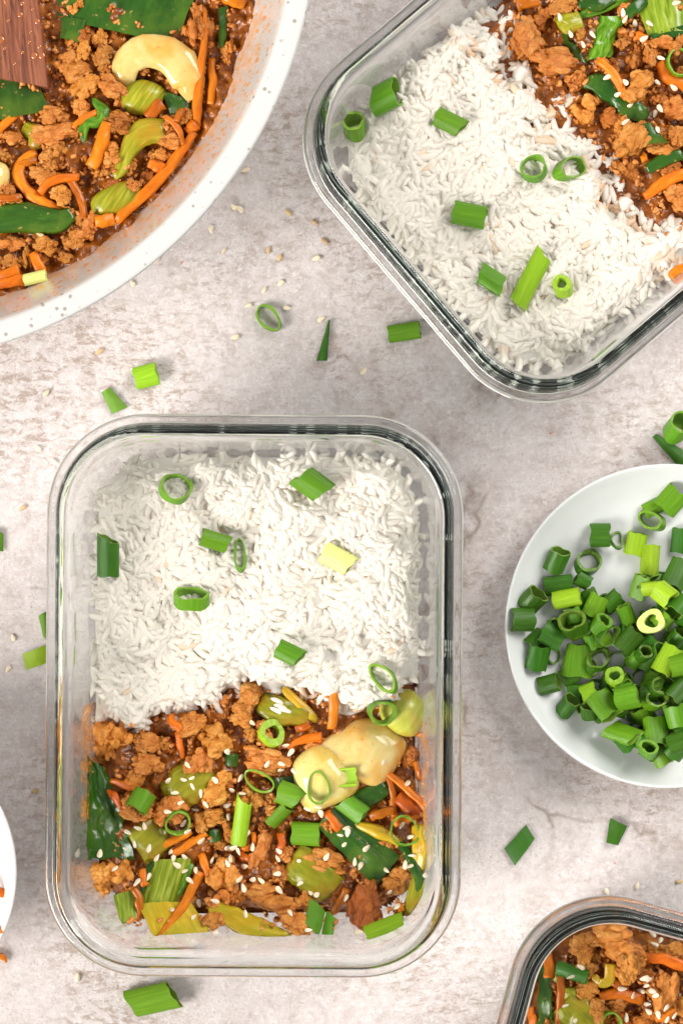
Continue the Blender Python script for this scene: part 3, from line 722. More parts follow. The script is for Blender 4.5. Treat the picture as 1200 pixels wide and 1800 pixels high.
def r1_base(XX, YY):
    s, e = r1_in(XX, YY); k = np.clip(np.minimum(0.45 + s / 0.007 * 0.55, (e + 0.001) / 0.009), 0, 1) ** 0.5
    return np.maximum(0.0065 + k * (0.0245 + 0.0020 * noise2(XX, YY, 60, 21, 3) + domes(XX, YY, 21)), wallz(inner_d(0.032) + s + 0.0014) + 0.0003), (s > 0.0010) & (e > -0.001)
def r1_mask(XX, YY):
    s, e = r1_in(XX, YY); return (s > 0.0004) & (e > -0.0022)
def stain_of(e, x, y, w, sd, seed):
    n_ = vnoise(np.c_[x.ravel() * 155, y.ravel() * 155, np.ones(x.size)], seed).reshape(x.shape); r_ = rng.random(x.shape)
    return np.clip(0.52 * (1 - e / w) + 0.55 * n_ - sd, 0, 0.6) * (r_ < 0.45) + 0.35 * (r_ > 0.994)
def r1_stain(x, y): return stain_of(r1_in(x, y)[1], x, y, 0.008, 0.2, 5)
x0, y1_ = W(130, 760, 0.03)[:2]; x1_, y0_ = W(775, 1310, 0.03)[:2]
RICE_N = 3100
rice_portion('mound of white rice filling the top half of the upright glass container', r1_base, r1_mask, r1_stain, (x0, x1_, y0_, y1_), RICE_N, 290)
def r2_in(XX, YY):
    px, py = PX(XX, YY, 0.032); e = 632 + 42 * noise2(XX, YY, 95, 43, 3) - c2_u(px, py)
    return sdf(c2, XX, YY, 0.032) - 0.0014, e * K(0.03)
def r2_base(XX, YY):
    s, e = r2_in(XX, YY); k = np.clip(np.minimum(0.45 + s / 0.007 * 0.55, (e + 0.002) / 0.012), 0, 1) ** 0.5
    return np.maximum(0.0065 + k * (0.0235 + 0.0020 * noise2(XX, YY, 58, 22, 3) + domes(XX, YY, 22)), wallz(inner_d(0.032) + s + 0.0014) + 0.0003), (s > 0.0010) & (e > -0.002) & (XX < 0.16) & (YY < 0.24)
def r2_mask(XX, YY):
    s, e = r2_in(XX, YY); return (s > 0.0004) & (e > -0.003)
def r2_stain(x, y): return stain_of(r2_in(x, y)[1], x, y, 0.016, 0.15, 6)
x0, y1_ = W(570, -30, 0.03)[:2]; x1_, y0_ = W(1225, 680, 0.03)[:2]
rice_portion('mound of white rice in the tilted upper right glass container', r2_base, r2_mask, r2_stain, (x0, x1_, y0_, y1_), RICE_N, 290)

# ================================================================== stir-fry pieces
U = 'the upright glass container'
def carrot(pts, w, label=None, group=None, dark=False, name='carrot_strip', arch=3, q=82, **kw):
    me, c0 = sweep(pts, np.asarray(w) * 0.88, thick=0.72, sq=2.7, wob=2.2, mat='carrot_dark' if dark else 'carrot', arch=arch, jit=0.17, name=name, twist=random.uniform(-.5, .5), n=18, **kw)
    return put(name, me, c0[0], c0[1], label=label, cat='carrot', group=group, q=q, tilt=0.5)
def stalk(pts, w, label, mat='stalk', thick=0.5, name='bok_choy_stalk', cat='bok choy', q=80, arch=4, rounded=0.045, ridge=0.075, tilt=0.5, group=None, jit=0.1, **kw):
    me, c0 = sweep(pts, w, thick=thick, sq=2.3, wob=3.0, mat=mat, arch=arch, rounded=rounded, ridge=ridge, m=20, n=20, jit=jit, name=name, **kw)
    return put(name, me, c0[0], c0[1], label=label, cat=cat, group=group, q=q, tilt=tilt)
def leaf(quad, label, mat='leaf', name='scallion_leaf', cat='scallion', q=80, tilt=0.6, **kw):
    me, c0 = sheet(quad, mat=mat, name=name, **kw)
    return put(name, me, c0[0], c0[1], label=label, cat=cat, q=q, tilt=tilt)
def bulb(outl, h, label, mat='cream', name='bok_choy_bulb', q=70, tilt=0.3, lift=0.0, **kw):
    me, c0 = pillow(outl, h, mat, name=name, **kw)
    return put(name, me, c0[0], c0[1], label=label, cat='bok choy', q=q, tilt=tilt, lift=lift)
def fill(n, x0, x1, y0, y1, ok, label, group, smin=26, smax=50, dark=0.4):
    k = 0; tr = 0
    while k < n and tr < n * 20:
        tr += 1; x, y = random.uniform(x0, x1), random.uniform(y0, y1)
        if not ok(x, y): continue
        s_ = random.uniform(smin, smax); crumble(x, y, s_, s_ * random.uniform(0.65, 0.95), label, group, random.uniform(0, 180), random.random() < dark, q=62); k += 1
def crumbs(n, x0, x1, y0, y1, ok, label, seedv):
    """tiny meat and carrot crumbs, too small to count, one object"""
    VV = []; FF = []; off = 0; r = np.random.default_rng(seedv); k = tr = 0
    bm = bmesh.new(); bmesh.ops.create_icosphere(bm, subdivisions=1, radius=0.5); bm.verts.ensure_lookup_table()
    B = np.array([v_.co[:] for v_ in bm.verts]); BF = [tuple(v_.index for v_ in f.verts) for f in bm.faces]; bm.free()
    while k < n and tr < n * 20:
        tr += 1; x, y = r.uniform(x0, x1), r.uniform(y0, y1)
        if not ok(x, y): continue
        s_ = r.uniform(4, 14) * KF; V = B * (1 + 0.35 * r.normal(size=(len(B), 1))) * s_ * np.array([1, r.uniform(.5, .9), r.uniform(.5, .8)])
        V = V @ rot(r.uniform(0, 6)).T; R, lc = settle(V, x, y, q=70, tilt=0.3)
        VV.append(V @ R.T + lc); FF += [tuple(i + off for i in f) for f in BF]; off += len(V); k += 1
    me = mk_mesh('crumbs', np.vstack(VV), FF, ('crumbs',)); tag(link('meat_crumbs', me), label, 'crumbs', kind='stuff')

# ------------------------------------------------------------------ upright container (c1)
GM1 = 'meat crumbles in the upright container'; LM1 = 'browned minced meat crumble in the stir-fry half of ' + U
GC1 = 'carrot strips in the upright container'; LC1 = 'orange carrot strip among the stir-fry in ' + U
def ok1(x, y): return 165 < x < 745 and y > c1_edge(x) - 12 and y < 1632 and not (x < 215 and y > 1570) and not (x > 725 and y > 1590) and not (590 < x < 660 and y < 1275)
fill(56, 160, 750, 1210, 1635, ok1, LM1, GM1, 26, 46, 0.3)
crumbs(900, 160, 750, 1210, 1640, ok1, 'tiny meat and carrot crumbs through the stir-fry in ' + U, 1)
# greens underneath
leaf([(148, 1325), (186, 1350), (240, 1515), (152, 1510)], 'large dark green leaf standing along the left glass wall of ' + U, bend=-10, thick=5, ridge=2.0, nr=3, wav=7, nv=26, nu=16, jag=.2)
leaf([(198, 1572), (243, 1562), (248, 1612), (214, 1632)], 'short green leaf end sticking out below the round lower left meat crumble', mat='stalk_green', bend=6, thick=4, name='bok_choy_leaf', cat='bok choy')
leaf([(243, 1588), (335, 1585), (372, 1640), (272, 1655)], 'flat yellow bok choy stalk at the bottom left of ' + U, mat='stalk_yellow', bend=7, thick=8, name='bok_choy_stalk', cat='bok choy', ridge=1.2)
leaf([(262, 1512), (338, 1506), (312, 1592), (248, 1594)], 'green and yellow striped bok choy stalk above the flat yellow stalk', mat='stalk_green', bend=12, thick=10, name='bok_choy_stalk', cat='bok choy', ridge=1.6)
stalk([(268, 1512), (255, 1550), (248, 1592)], [8, 14, 6], 'thin dark green leaf edge beside the striped bok choy stalk', 'leaf', 0.5, 'bok_choy_leaf')
stalk([(338, 1515), (325, 1550), (312, 1580)], [10, 14, 10], 'narrow green leaf rib right of the striped bok choy stalk', 'leaf_bright', 0.5, 'bok_choy_leaf')
stalk([(238, 1492), (262, 1478), (288, 1456)], [66, 70, 58], 'yellow green bok choy chunk beside the large dark left leaf', 'stalk', 0.3, arch=8)
stalk([(290, 1408), (330, 1378), (372, 1352)], [60, 74, 66], 'olive bok choy stalk lying under sesame seeds below the rice edge', 'stalk', 0.3, arch=8)
stalk([(366, 1592), (410, 1612), (450, 1632), (516, 1650)], [22, 40, 44, 16], 'long yellow bok choy stalk along the bottom glass wall', 'stalk_yellow', 0.4)
stalk([(508, 1508), (545, 1535), (586, 1570)], [62, 74, 66], 'olive bok choy stalk chunk right of the bottom centre meat', 'stalk', 0.32, arch=10)
stalk([(452, 1232), (495, 1250), (545, 1268)], [36, 52, 30], 'olive bok choy stalk peeking out from under the rice edge', 'stalk', 0.4)
stalk([(735, 1530), (734, 1570), (716, 1616)], [22, 36, 26], 'yellow olive bok choy stalk in the lower right corner of ' + U, 'stalk', 0.4)
stalk([(733, 1450), (742, 1490), (735, 1535)], [24, 34, 22], 'orange stained stalk against the right glass wall of ' + U, 'stalk_yellow', 0.45)
stalk([(702, 1480), (722, 1510), (738, 1545), (734, 1580)], [14, 22, 18, 8], 'thin dark green leaf strip by the lower right glass wall', 'leaf', 0.5, 'bok_choy_leaf')
stalk([(612, 1412), (645, 1400), (682, 1380)], [26, 36, 28], 'glossy dark green leaf rib right below the large cream bulb', 'leaf', 0.5, 'bok_choy_leaf')
leaf([(395, 1322), (420, 1326), (418, 1348), (396, 1345)], 'tiny dark leaf scrap below the upper centre meat', wav=4, name='bok_choy_leaf', cat='bok choy')
leaf([(478, 1368), (520, 1362), (520, 1388), (484, 1385)], 'dark leaf scrap left of the large cream bulb', wav=4, name='bok_choy_leaf', cat='bok choy')
leaf([(365, 1460), (388, 1456), (390, 1482), (368, 1480)], 'small crinkled dark leaf scrap in the middle of the stir-fry', wav=5, name='bok_choy_leaf', cat='bok choy')
# meat in the photograph's places
for x, y, w, h, r_, lab, dk in (
    (640, 1592, 66, 96, 0, 'tall dark saucy meat lump at the bottom right of the stir-fry', True),
    (435, 1228, 62, 62, 10, 'meat lump tucked under the rice edge at centre', False), (424, 1266, 44, 34, 20, None, False),
    (196, 1302, 84, 86, 0, 'large meat lump touching the rice at the left glass wall', False), (262, 1306, 64, 40, -14, None, False),
    (238, 1370, 42, 44, 0, None, False), (262, 1342, 62, 44, 5, None, False), (335, 1272, 64, 44, 30, None, False),
    (380, 1302, 66, 64, -30, None, False), (350, 1336, 56, 54, 0, None, False), (440, 1290, 26, 30, 0, None, False),
    (468, 1338, 92, 54, -15, 'broad curved meat lump left of the large cream bulb', False), (382, 1388, 72, 54, 25, None, False),
    (438, 1408, 52, 56, 0, None, False), (372, 1436, 58, 34, 8, None, False), (352, 1446, 26, 40, 0, None, False), (240, 1420, 66, 52, -8, None, False),
    (300, 1424, 76, 58, 5, None, False), (720, 1330, 42, 44, 0, 'meat lump in the gap between cream bulb and right glass wall', True),
    (392, 1542, 60, 70, 0, None, False), (384, 1580, 52, 36, 0, None, False), (456, 1495, 36, 72, -12, 'thin upright meat flake in the middle of the stir-fry', False), (470, 1576, 104, 60, 6, 'largest knobbly meat lump near the bottom glass wall', False),
    (516, 1622, 78, 46, -28, None, False), (376, 1618, 44, 44, -35, None, False), (572, 1512, 84, 44, -18, 'ragged meat strip left of the big dark scallion leaf', False),
    (700, 1546, 72, 58, 10, 'meat lump below the tip of the big dark scallion leaf', False), (532, 1582, 40, 34, 0, None, False), (388, 1486, 26, 20, 0, None, False),
    (405, 1462, 30, 40, 0, None, False), (193, 1545, 86, 72, 0, 'round meat lump in the lower left corner of ' + U, False)):
    crumble(x, y, w, h, lab or LM1, GM1, r_, dk)
for pts, w, lab, dk in (
    ([(585, 1214), (586, 1245), (582, 1284)], [20, 21, 18], 'upright carrot strip crossing the rice edge left of the cream bulb', False),
    ([(297, 1258), (320, 1286)], [18, 16], 'short carrot stub at the rice edge left of centre', False), ([(312, 1285), (318, 1310), (320, 1334)], [14, 14, 8], None, False),
    ([(193, 1372), (218, 1380), (246, 1384)], [10, 14, 10], None, True), ([(186, 1388), (205, 1402), (216, 1420)], [8, 18, 8], None, True),
    ([(275, 1493), (305, 1478), (338, 1462)], [15, 16, 12], None, False), ([(303, 1503), (335, 1482), (362, 1464)], [16, 17, 13], None, False),
    ([(352, 1500), (360, 1518), (370, 1538)], [15, 17, 14], None, False), ([(248, 1528), (257, 1560)], [14, 16], None, False),
    ([(235, 1560), (246, 1590), (238, 1618)], [14, 18, 8], None, True),
    ([(355, 1535), (335, 1572), (308, 1608), (270, 1654)], [20, 20, 18, 9], 'long carrot strip hanging diagonally to the bottom left glass', False),
    ([(684, 1366), (690, 1400), (692, 1436)], [15, 14, 16], None, True), ([(700, 1400), (722, 1420), (742, 1442)], [30, 34, 26], None, True),
    ([(678, 1352), (715, 1388), (755, 1428)], [14, 16, 16], 'carrot strip slanting down to the right glass wall', False),
    ([(648, 1436), (690, 1424)], [20, 20], None, True), ([(690, 1448), (738, 1432)], [16, 20], None, False), ([(730, 1340), (742, 1372)], [14, 14], None, True),
    ([(505, 1316), (532, 1300), (566, 1296)], [10, 16, 22], 'carrot strip pressed against the top left of the cream bulb', False),
    ([(445, 1462), (446, 1486)], [11, 10], None, False), ([(496, 1465), (494, 1500)], [18, 16], None, True), ([(418, 1500), (440, 1512)], [16, 14], None, True),
    ([(425, 1495), (440, 1488)], [12, 10], None, False), ([(612, 1560), (596, 1590), (580, 1610)], [18, 18, 14], None, True), ([(700, 1586), (706, 1602)], [10, 16], None, False),
    ([(545, 1275), (520, 1282)], [16, 12], None, True)):
    carrot(pts, w, lab or LC1, GC1, dk)
stalk([(495, 1206), (524, 1236), (556, 1268)], [14, 19, 16], 'narrow yellow stalk stick poking out from under the rice', 'stalk_yellow', 0.7, rounded=0.12)
stalk([(618, 1446), (668, 1462), (716, 1492)], [10, 24, 10], 'slim yellow green stalk above the big dark scallion leaf', 'stalk_yellow', 0.7, rounded=0.2)
# cream bulbs
bulb([(690, 1216), (722, 1212), (746, 1236), (747, 1268), (728, 1296), (694, 1290), (668, 1262), (668, 1234)], 40, 'green tinged bok choy bulb by the right glass wall at the rice edge', 'bulb_green')
bulb([(520, 1345), (560, 1305), (600, 1280), (636, 1262), (680, 1272), (716, 1306), (702, 1345), (672, 1384), (640, 1382), (600, 1372), (560, 1370)], 40, 'large cream bok choy bulb half lying under the front one', lift=-0.004)
bulb([(516, 1338), (548, 1312), (585, 1312), (618, 1342), (633, 1378), (616, 1404), (580, 1420), (548, 1432), (524, 1408), (514, 1370)], 46, 'large cream bok choy bulb in front, topped with scallion bits', lift=-0.002)
# big leaf and top scallions
leaf([(556, 1452), (592, 1412), (703, 1505), (660, 1562)], 'big flat dark green scallion leaf dotted with sesame seeds', mat='leaf', bend=5, thick=4, ridge=1.4, nr=2, wav=2.5, jag=0.06)
carrot([(572, 1428), (598, 1458)], [17, 20], 'carrot stub lying on the upper end of the dark scallion leaf', GC1)
for a in (
    (248, 1408, 44, 36, 60, 10, 'm', 'green scallion ring on meat near the left leaf of ' + U, dict(sq=.75)),
    (313, 1446, 46, 11, 100, 78, 'm', 'thin open scallion ring above the crossed carrot strips', dict(t=4)),
    (424, 1445, 27, 84, 82, 3, 'l', 'long light green scallion tube standing out in the middle of the stir-fry', dict(s1=.6, sq=.9)),
    (456, 1373, 34, 11, 155, 78, 'm', 'flat oval scallion ring left of the large cream bulb', dict(sq=1.75, t=4)),
    (477, 1289, 47, 14, 60, 74, 'l', 'pale coiled scallion slice below the rice edge', dict(t=13)),
    (490, 1434, 26, 46, 52, 10, 'm', 'short green scallion tube below the folded scallion bit', dict(sq=.6)),
    (510, 1397, 44, 44, -20, 12, 'm', 'folded green scallion bit left of the cream bulb', dict(sq=.6, s1=.5)),
    (537, 1465, 40, 50, -3, 4, 'm', 'square green scallion piece below the large cream bulb', dict(sq=.5)),
    (560, 1385, 42, 12, 100, 76, 'm', 'oval scallion ring lying on the front cream bulb', dict(sq=1.35, t=4)),
    (608, 1366, 32, 36, 5, 6, 'l', 'small pale scallion bit on the front cream bulb', dict(sq=.5, arc=.6)),
    (622, 1421, 40, 44, -35, 10, 'm', 'curved green scallion tube under the front cream bulb', dict(sq=.6, s0=.4)),
    (671, 1251, 48, 20, 40, 66, 'm', 'round scallion ring between the green bulb and the cream bulb', dict(t=6)),
    (674, 1192, 36, 14, 140, 68, 'm', 'slanted scallion loop on the rice above the green bulb', dict(sq=1.75, t=5)),
    (711, 1461, 53, 14, 0, 80, 'm', 'round thin scallion ring near the right glass wall', dict(t=4)),
    (677, 1632, 34, 72, 20, 3, 'l', 'bright light green scallion stick at the bottom right glass', dict(sq=.6))):
    x, y, w, L_, an, pt, co, lab, kw = a
    scal(x, y, w, L_, an, pt, co, lab, 'scallion pieces in the upright container', q=88, **kw)
leaf([(545, 1580), (575, 1602), (560, 1648), (534, 1622)], 'green scallion flap above the bottom glass wall of ' + U, mat='sc_m', bend=4, thick=3, name='scallion_piece', q=85)
leaf([(572, 1600), (592, 1615), (586, 1642), (564, 1645)], 'small round edged scallion flap beside the larger flap', mat='sc_m', bend=3, thick=3, name='scallion_piece', q=85)
LS1 = 'white sesame seed sprinkled on the stir-fry in ' + U; GS1 = 'sesame seeds in the upright container'
for x, y in ((330,1345),(323,1371),(337,1369),(339,1382),(296,1372),(308,1393),(318,1411),(295,1427),(343,1423),(353,1395),(254,1452),(242,1456),(225,1463),(237,1484),(222,1492),(262,1491),(176,1500),(276,1507),(202,1527),(300,1498),(324,1506),(305,1509),(311,1521),(325,1531),(344,1530),(262,1541),(241,1551),(334,1548),(350,1588),(306,1600),(341,1612),(354,1478),(285,1462),(323,1447),(330,1462),(400,1322),(444,1271),(502,1311),(511,1323),(470,1343),(495,1343),(494,1354),(518,1356),(378,1371),(423,1368),(407,1389),(426,1395),(362,1415),(400,1416),(540,1422),(559,1418),(402,1436),(402,1490),(411,1490),(419,1497),(405,1509),(400,1518),(444,1489),(435,1465),(490,1496),(488,1509),(430,1523),(487,1536),(444,1546),(459,1548),(421,1546),(428,1561),(491,1565),(526,1516),(537,1544),(528,1552),(557,1543),(545,1567),(557,1571),(378,1584),(431,1607),(510,1605),(377,1641),(542,1635),(373,1512),(675,1338),(716,1377),(609,1456),(611,1464),(599,1469),(606,1482),(644,1491),(623,1514),(633,1522),(679,1530),(574,1506),(685,1568),(697,1594),(630,1638),(724,1504),(712,1520),(721,1522),(748,1537),(706,1451),(721,1471),(564,1431),(608,1579)):
    seed(x, y, LS1, GS1)
# stray clump of rice on the stalk
rc = empty('rice_clump', W(488, 1242, 0.03)); tag(rc, 'small stray clump of rice grains on the stir-fry below the rice edge', 'rice')
gm = mk_mesh('rice_grain', GRAINS[1][0], GRAINS[1][1], ('rice',)); gm.attributes.new('stain', 'FLOAT', 'POINT')
for dx, dy, a in ((-10, 2, -25), (0, -8, -30), (6, 2, -22), (12, 8, -15), (-2, 9, -35)):
    V = gm and verts_of(gm) * 0.0064; R0 = rot(math.radians(a)); R, lc = settle(V @ R0.T, 488 + dx, 1242 + dy, q=80)
    o = link('rice_grain', gm, rc); o.matrix_local = Matrix.Translation(Vector(lc) - rc.location) @ Matrix((R @ R0).tolist()).to_4x4() @ Matrix.Diagonal((.0064, .0068, .0068, 1))
# scallions on the rice
GR1 = 'scallion pieces on the rice of the upright container'
for a in (
    (309, 859, 54, 17, 60, 66, 'm', 'open scallion ring on the rice near the top left corner of ' + U, dict(sq=1.05, t=5)),
    (548, 851, 46, 52, -35, 6, 'm', 'green scallion tube on the rice near the top right, solid looking', dict(sq=.62, s0=.35, s1=.35)),
    (191, 980, 38, 66, 88, 8, 'd', 'dark scallion tube cut slantwise on the rice at the left wall', dict(sq=.8, s1=.5)),
    (378, 950, 34, 50, -17, 5, 'm', 'short scallion tube beside the narrow ring on the rice', dict(sq=.7, s1=.2)),
    (422, 977, 22, 13, 92, 74, 'm', 'narrow oval scallion ring on the centre of the rice', dict(sq=2.9, t=4.5)),
    (592, 983, 38, 56, -28, 6, 'p', 'pale yellow scallion piece on the right of the rice', dict(sq=.55, s1=.3)),
    (336, 1053, 60, 27, 88, 38, 'm', 'wide scallion ring tipped toward the viewer on the left of the rice', dict(sq=.6, t=4.5)),
    (508, 1148, 34, 44, -28, 12, 'm', 'small scallion tube on the rice just above the stir-fry', dict(sq=.75, s1=.3))):
    x, y, w, L_, an, pt, co, lab, kw = a
    scal(x, y, w, L_, an, pt, co, lab, GR1, q=85, **kw)

t = NT('orange_sauce_smear'); v = t.coord('Object')
t.fin(t.ramp(t.noise(v, 300, 3), [(0.3, (0.60, 0.18, 0.01)), (0.7, (0.78, 0.36, 0.05))]), 0.25, 0.4)
tr_ = t.n('ShaderNodeBsdfTransparent'); mx = t.n('ShaderNodeMixShader')
t.link(t.ramp(t.math('MULTIPLY', t.noise(v, 420, 5, 0.7), t.noise(v, 90, 3)), [(0.20, 0.0), (0.32, 0.8)]), mx.inputs['Fac'])
t.link(tr_.outputs[0], mx.inputs[1]); t.link(t.b.outputs[0], mx.inputs[2]); t.link(mx.outputs[0], t.out.inputs['Surface']); M['smear'] = t.m
def smear(c_, side, y0, y1, z0=0.016, z1=0.040):
    V = []; ny, nz_ = 24, 10
    for j in range(nz_):
        z = z0 + (z1 - z0) * j / (nz_ - 1)
        for i in range(ny): V.append((side * (CA - inner_d(z) - 0.0003), y0 + (y1 - y0) * i / (ny - 1), z))
    tag(link('sauce_smear', mk_mesh('sauce_smear', V, grid_faces(ny, nz_), ('smear',)), c_.o), 'thin orange sauce smear on the inner glass wall')
smear(c1, -1, -0.052, -0.006); smear(c1, 1, -0.055, -0.012)
# ------------------------------------------------------------------ tilted container (c2)
T = 'the tilted upper right container'
GM2 = 'meat crumbles in the tilted container'; LM2 = 'browned minced meat crumble in ' + T
GC2 = 'carrot strips in the tilted container'; LC2 = 'orange carrot strip in ' + T
def ok2(x, y): return c2_u(x, y) > 622 and x < 1222 and y > -25 and sdf(c2, *W(x, y, 0.03)[:2], 0.02) > 0.008
fill(32, 890, 1220, -20, 470, ok2, LM2, GM2, 20, 42, 0.3)
crumbs(550, 890, 1220, -20, 480, ok2, 'tiny meat and carrot crumbs through the stir-fry in ' + T, 2)
leaf([(1110, -12), (1200, -10), (1205, 56), (1138, 64)], 'pale green bok choy stalk with dark leaf edge at top right', mat='stalk_green', bend=10, thick=9, name='bok_choy_stalk', cat='bok choy', ridge=1.2)
leaf([(1140, 62), (1206, 42), (1206, 62), (1150, 74)], 'dark leaf edge below the pale green bok choy stalk', mat='leaf', bend=4, thick=5, name='bok_choy_leaf', cat='bok choy')
stalk([(980, 52), (998, 40), (1022, 34)], [40, 44, 32], 'short olive stalk piece between the top meat lumps', 'stalk', 0.55)
stalk([(1010, 30), (1052, 16), (1108, -12)], [10, 22, 22], 'bright green scallion strip crossing the top edge', 'leaf_bright', 0.35, 'scallion_leaf', 'scallion')
stalk([(1015, 4), (1050, 6), (1080, -6)], [24, 30, 20], 'dark green leaf at the top edge of ' + T, 'leaf', 0.4, 'bok_choy_leaf')
stalk([(1098, 30), (1118, 12), (1140, -4)], [18, 24, 18], 'curled dark leaf beside the pale green stalk', 'leaf', 0.5, 'bok_choy_leaf')
leaf([(985, 62), (1012, 72), (1035, 112), (995, 96)], 'crinkled dark leaf left of the bright crinkled leaf', mat='leaf', bend=8, thick=4, wav=9, name='bok_choy_leaf', cat='bok choy', jag=.3)
leaf([(1052, 28), (1100, 30), (1072, 100), (1030, 112)], 'bright green crinkled bok choy leaf in ' + T, mat='leaf_bright', bend=10, thick=4, wav=10, nu=18, nv=22, name='bok_choy_leaf', cat='bok choy', jag=.35)
stalk([(1026, 140), (1056, 148), (1085, 172), (1112, 195), (1142, 204)], [20, 42, 36, 40, 20], 'long glossy dark leaf winding through the middle of ' + T, 'leaf', 0.35, 'bok_choy_leaf', jit=.3)
for x, y, w, h, r_, lab, dk in (
    (950, 34, 40, 44, 0, None, True), (985, 12, 62, 34, 10, None, False), (924, 66, 62, 78, 15, 'meat lump at the rice border nearest the top edge', False),
    (972, 106, 92, 58, -10, 'wide meat lump spilling onto the rice border', False), (1020, 60, 20, 24, 0, None, False), (1090, 78, 26, 22, 0, None, False),
    (1116, 100, 44, 56, 0, None, False), (1142, 98, 28, 44, 10, None, False), (1168, 74, 52, 26, 0, None, False), (1190, 80, 30, 40, 0, None, False),
    (1032, 192, 66, 50, 35, 'pale orange meat lump lying on the rice border', False), (1072, 208, 44, 40, 0, None, True), (1120, 152, 66, 62, 15, 'rounded meat lump at the centre of the tilted container stir-fry', False),
    (1160, 170, 34, 30, 0, None, False), (1182, 190, 52, 50, 0, None, False), (1108, 245, 80, 62, 45, 'large rough meat lump below the dark leaf', False),
    (1166, 264, 62, 40, 12, 'flat meat lump near the right edge of the picture', False), (1190, 240, 40, 40, 0, None, False), (1180, 298, 44, 30, 0, None, True), (1188, 348, 54, 52, 0, None, False),
    (1090, 220, 30, 30, 0, None, False), (1195, 130, 40, 30, 0, None, False)):
    crumble(x, y, w, h, lab or LM2, GM2, r_, dk)
for pts, w, lab, dk in (
    ([(1052, 104), (1080, 134), (1096, 168)], [16, 20, 15], 'carrot strip between bright leaf and dark leaf', False),
    ([(1156, 108), (1172, 134), (1208, 152)], [22, 28, 24], 'thick curved carrot strip under the thin ring at right edge', False),
    ([(1130, 346), (1165, 322), (1210, 300)], [18, 25, 22], 'wide carrot strip slanting to the right edge over the rice', False),
    ([(1180, 486), (1210, 466)], [18, 22], 'carrot end by the lower glass wall at right edge', False),
    ([(1118, 62), (1138, 70)], [16, 18], None, False), ([(1128, 272), (1134, 284)], [14, 14], None, False), ([(905, 8), (945, 2)], [30, 26], None, True)):
    carrot(pts, w, lab or LC2, GC2, dk)
leaf([(1124, 222), (1140, 216), (1178, 248), (1140, 256)], 'small dark folded leaf above the flat right meat lump', mat='leaf', bend=6, thick=4, wav=4, name='bok_choy_leaf', cat='bok choy')
stalk([(1132, 300), (1165, 285), (1200, 270)], [18, 24, 18], 'dark leaf strip below the flat right meat lump', 'leaf', 0.35, 'bok_choy_leaf')
scal(1197, 110, 52, 12, 100, 80, 'm', 'thin scallion ring over the thick carrot at right edge', 'scallion pieces in the tilted container', q=85, t=3.5)
GR2 = 'scallion pieces on the rice of the tilted container'
for a in (
    (679, 170, 56, 44, 18, 16, 'm', 'fat scallion tube beside the upper left glass wall of ' + T, dict(sq=.85, s0=.3, s1=.1)),
    (622, 222, 42, 36, 110, 48, 'm', 'scallion ring leaning on the left glass corner of ' + T, dict(sq=.95, t=6)),
    (789, 214, 38, 52, -28, 8, 'm', 'flat scallion tube near the top of the tilted rice', dict(sq=.6, s1=.3)),
    (938, 297, 44, 22, 150, 58, 'm', 'left scallion ring of the touching pair on the tilted rice', dict(sq=1.05, t=4)),
    (1000, 297, 40, 22, 20, 58, 'm', 'right scallion ring of the touching pair on the tilted rice', dict(sq=1.6, t=4)),
    (824, 378, 44, 58, -12, 5, 'm', 'square cut scallion tube in the middle of the tilted rice', dict(sq=.6)),
    (863, 492, 38, 48, -35, 6, 'm', 'scallion piece left of the long twisted one on the tilted rice', dict(sq=.5, s0=-.3, s1=-.3)),
    (932, 490, 38, 100, 62, 3, 'l', 'long twisted light green scallion on the tilted rice', dict(sq=.7, s0=.3, s1=.5, bow=4)),
    (988, 504, 32, 26, 115, 52, 'l', 'small pale scallion slice right of the long twisted one', dict(sq=1.1, t=9))):
    x, y, w, L_, an, pt, co, lab, kw = a
    scal(x, y, w, L_, an, pt, co, lab, GR2, q=85, **kw)
LS2 = 'white sesame seed sprinkled on the stir-fry in ' + T
for x, y in ((983,30),(1094,22),(1098,34),(1115,41),(1141,41),(1041,61),(1024,78),(1131,68),(1066,136),(1085,166),(1106,186),(1098,144),(1150,200),(1159,191),(1099,214),(1155,145),(1183,154),(1161,102),(1188,5),(1155,228),(1002,60)):
    seed(x, y, LS2, 'sesame seeds in the tilted container')

# ------------------------------------------------------------------ lower right container (c3)
B3 = 'the lower right container'
GM3 = 'meat crumbles in the lower right container'; LM3 = 'browned minced meat crumble in ' + B3
GC3 = 'carrot strips in the lower right container'; LC3 = 'orange carrot strip in ' + B3
def ok3(x, y): return x < 1222 and y < 1825 and sdf(c3, *W(x, y, 0.03)[:2], 0.02) > 0.006
fill(32, 930, 1220, 1630, 1825, ok3, LM3, GM3, 20, 44, 0.3)
crumbs(450, 930, 1220, 1630, 1825, ok3, 'tiny meat and carrot crumbs through the stir-fry in ' + B3, 3)
stalk([(985, 1760), (1015, 1785), (1040, 1815)], [60, 74, 70], 'olive stalk at the bottom edge of ' + B3, 'stalk', 0.35)
stalk([(990, 1700), (975, 1725)], [18, 22], 'yellow green stalk tip by the corner of ' + B3, 'stalk', 0.5)
stalk([(998, 1735), (1006, 1760)], [30, 26], 'brownish olive stalk next to the dark scallion tube', 'stalk', 0.5)
leaf([(946, 1694), (966, 1716), (974, 1808), (942, 1806)], 'crinkled dark green leaf along the left glass wall of ' + B3, mat='leaf', bend=-6, thick=4, wav=8, nv=24, name='bok_choy_leaf', cat='bok choy', jag=.25)
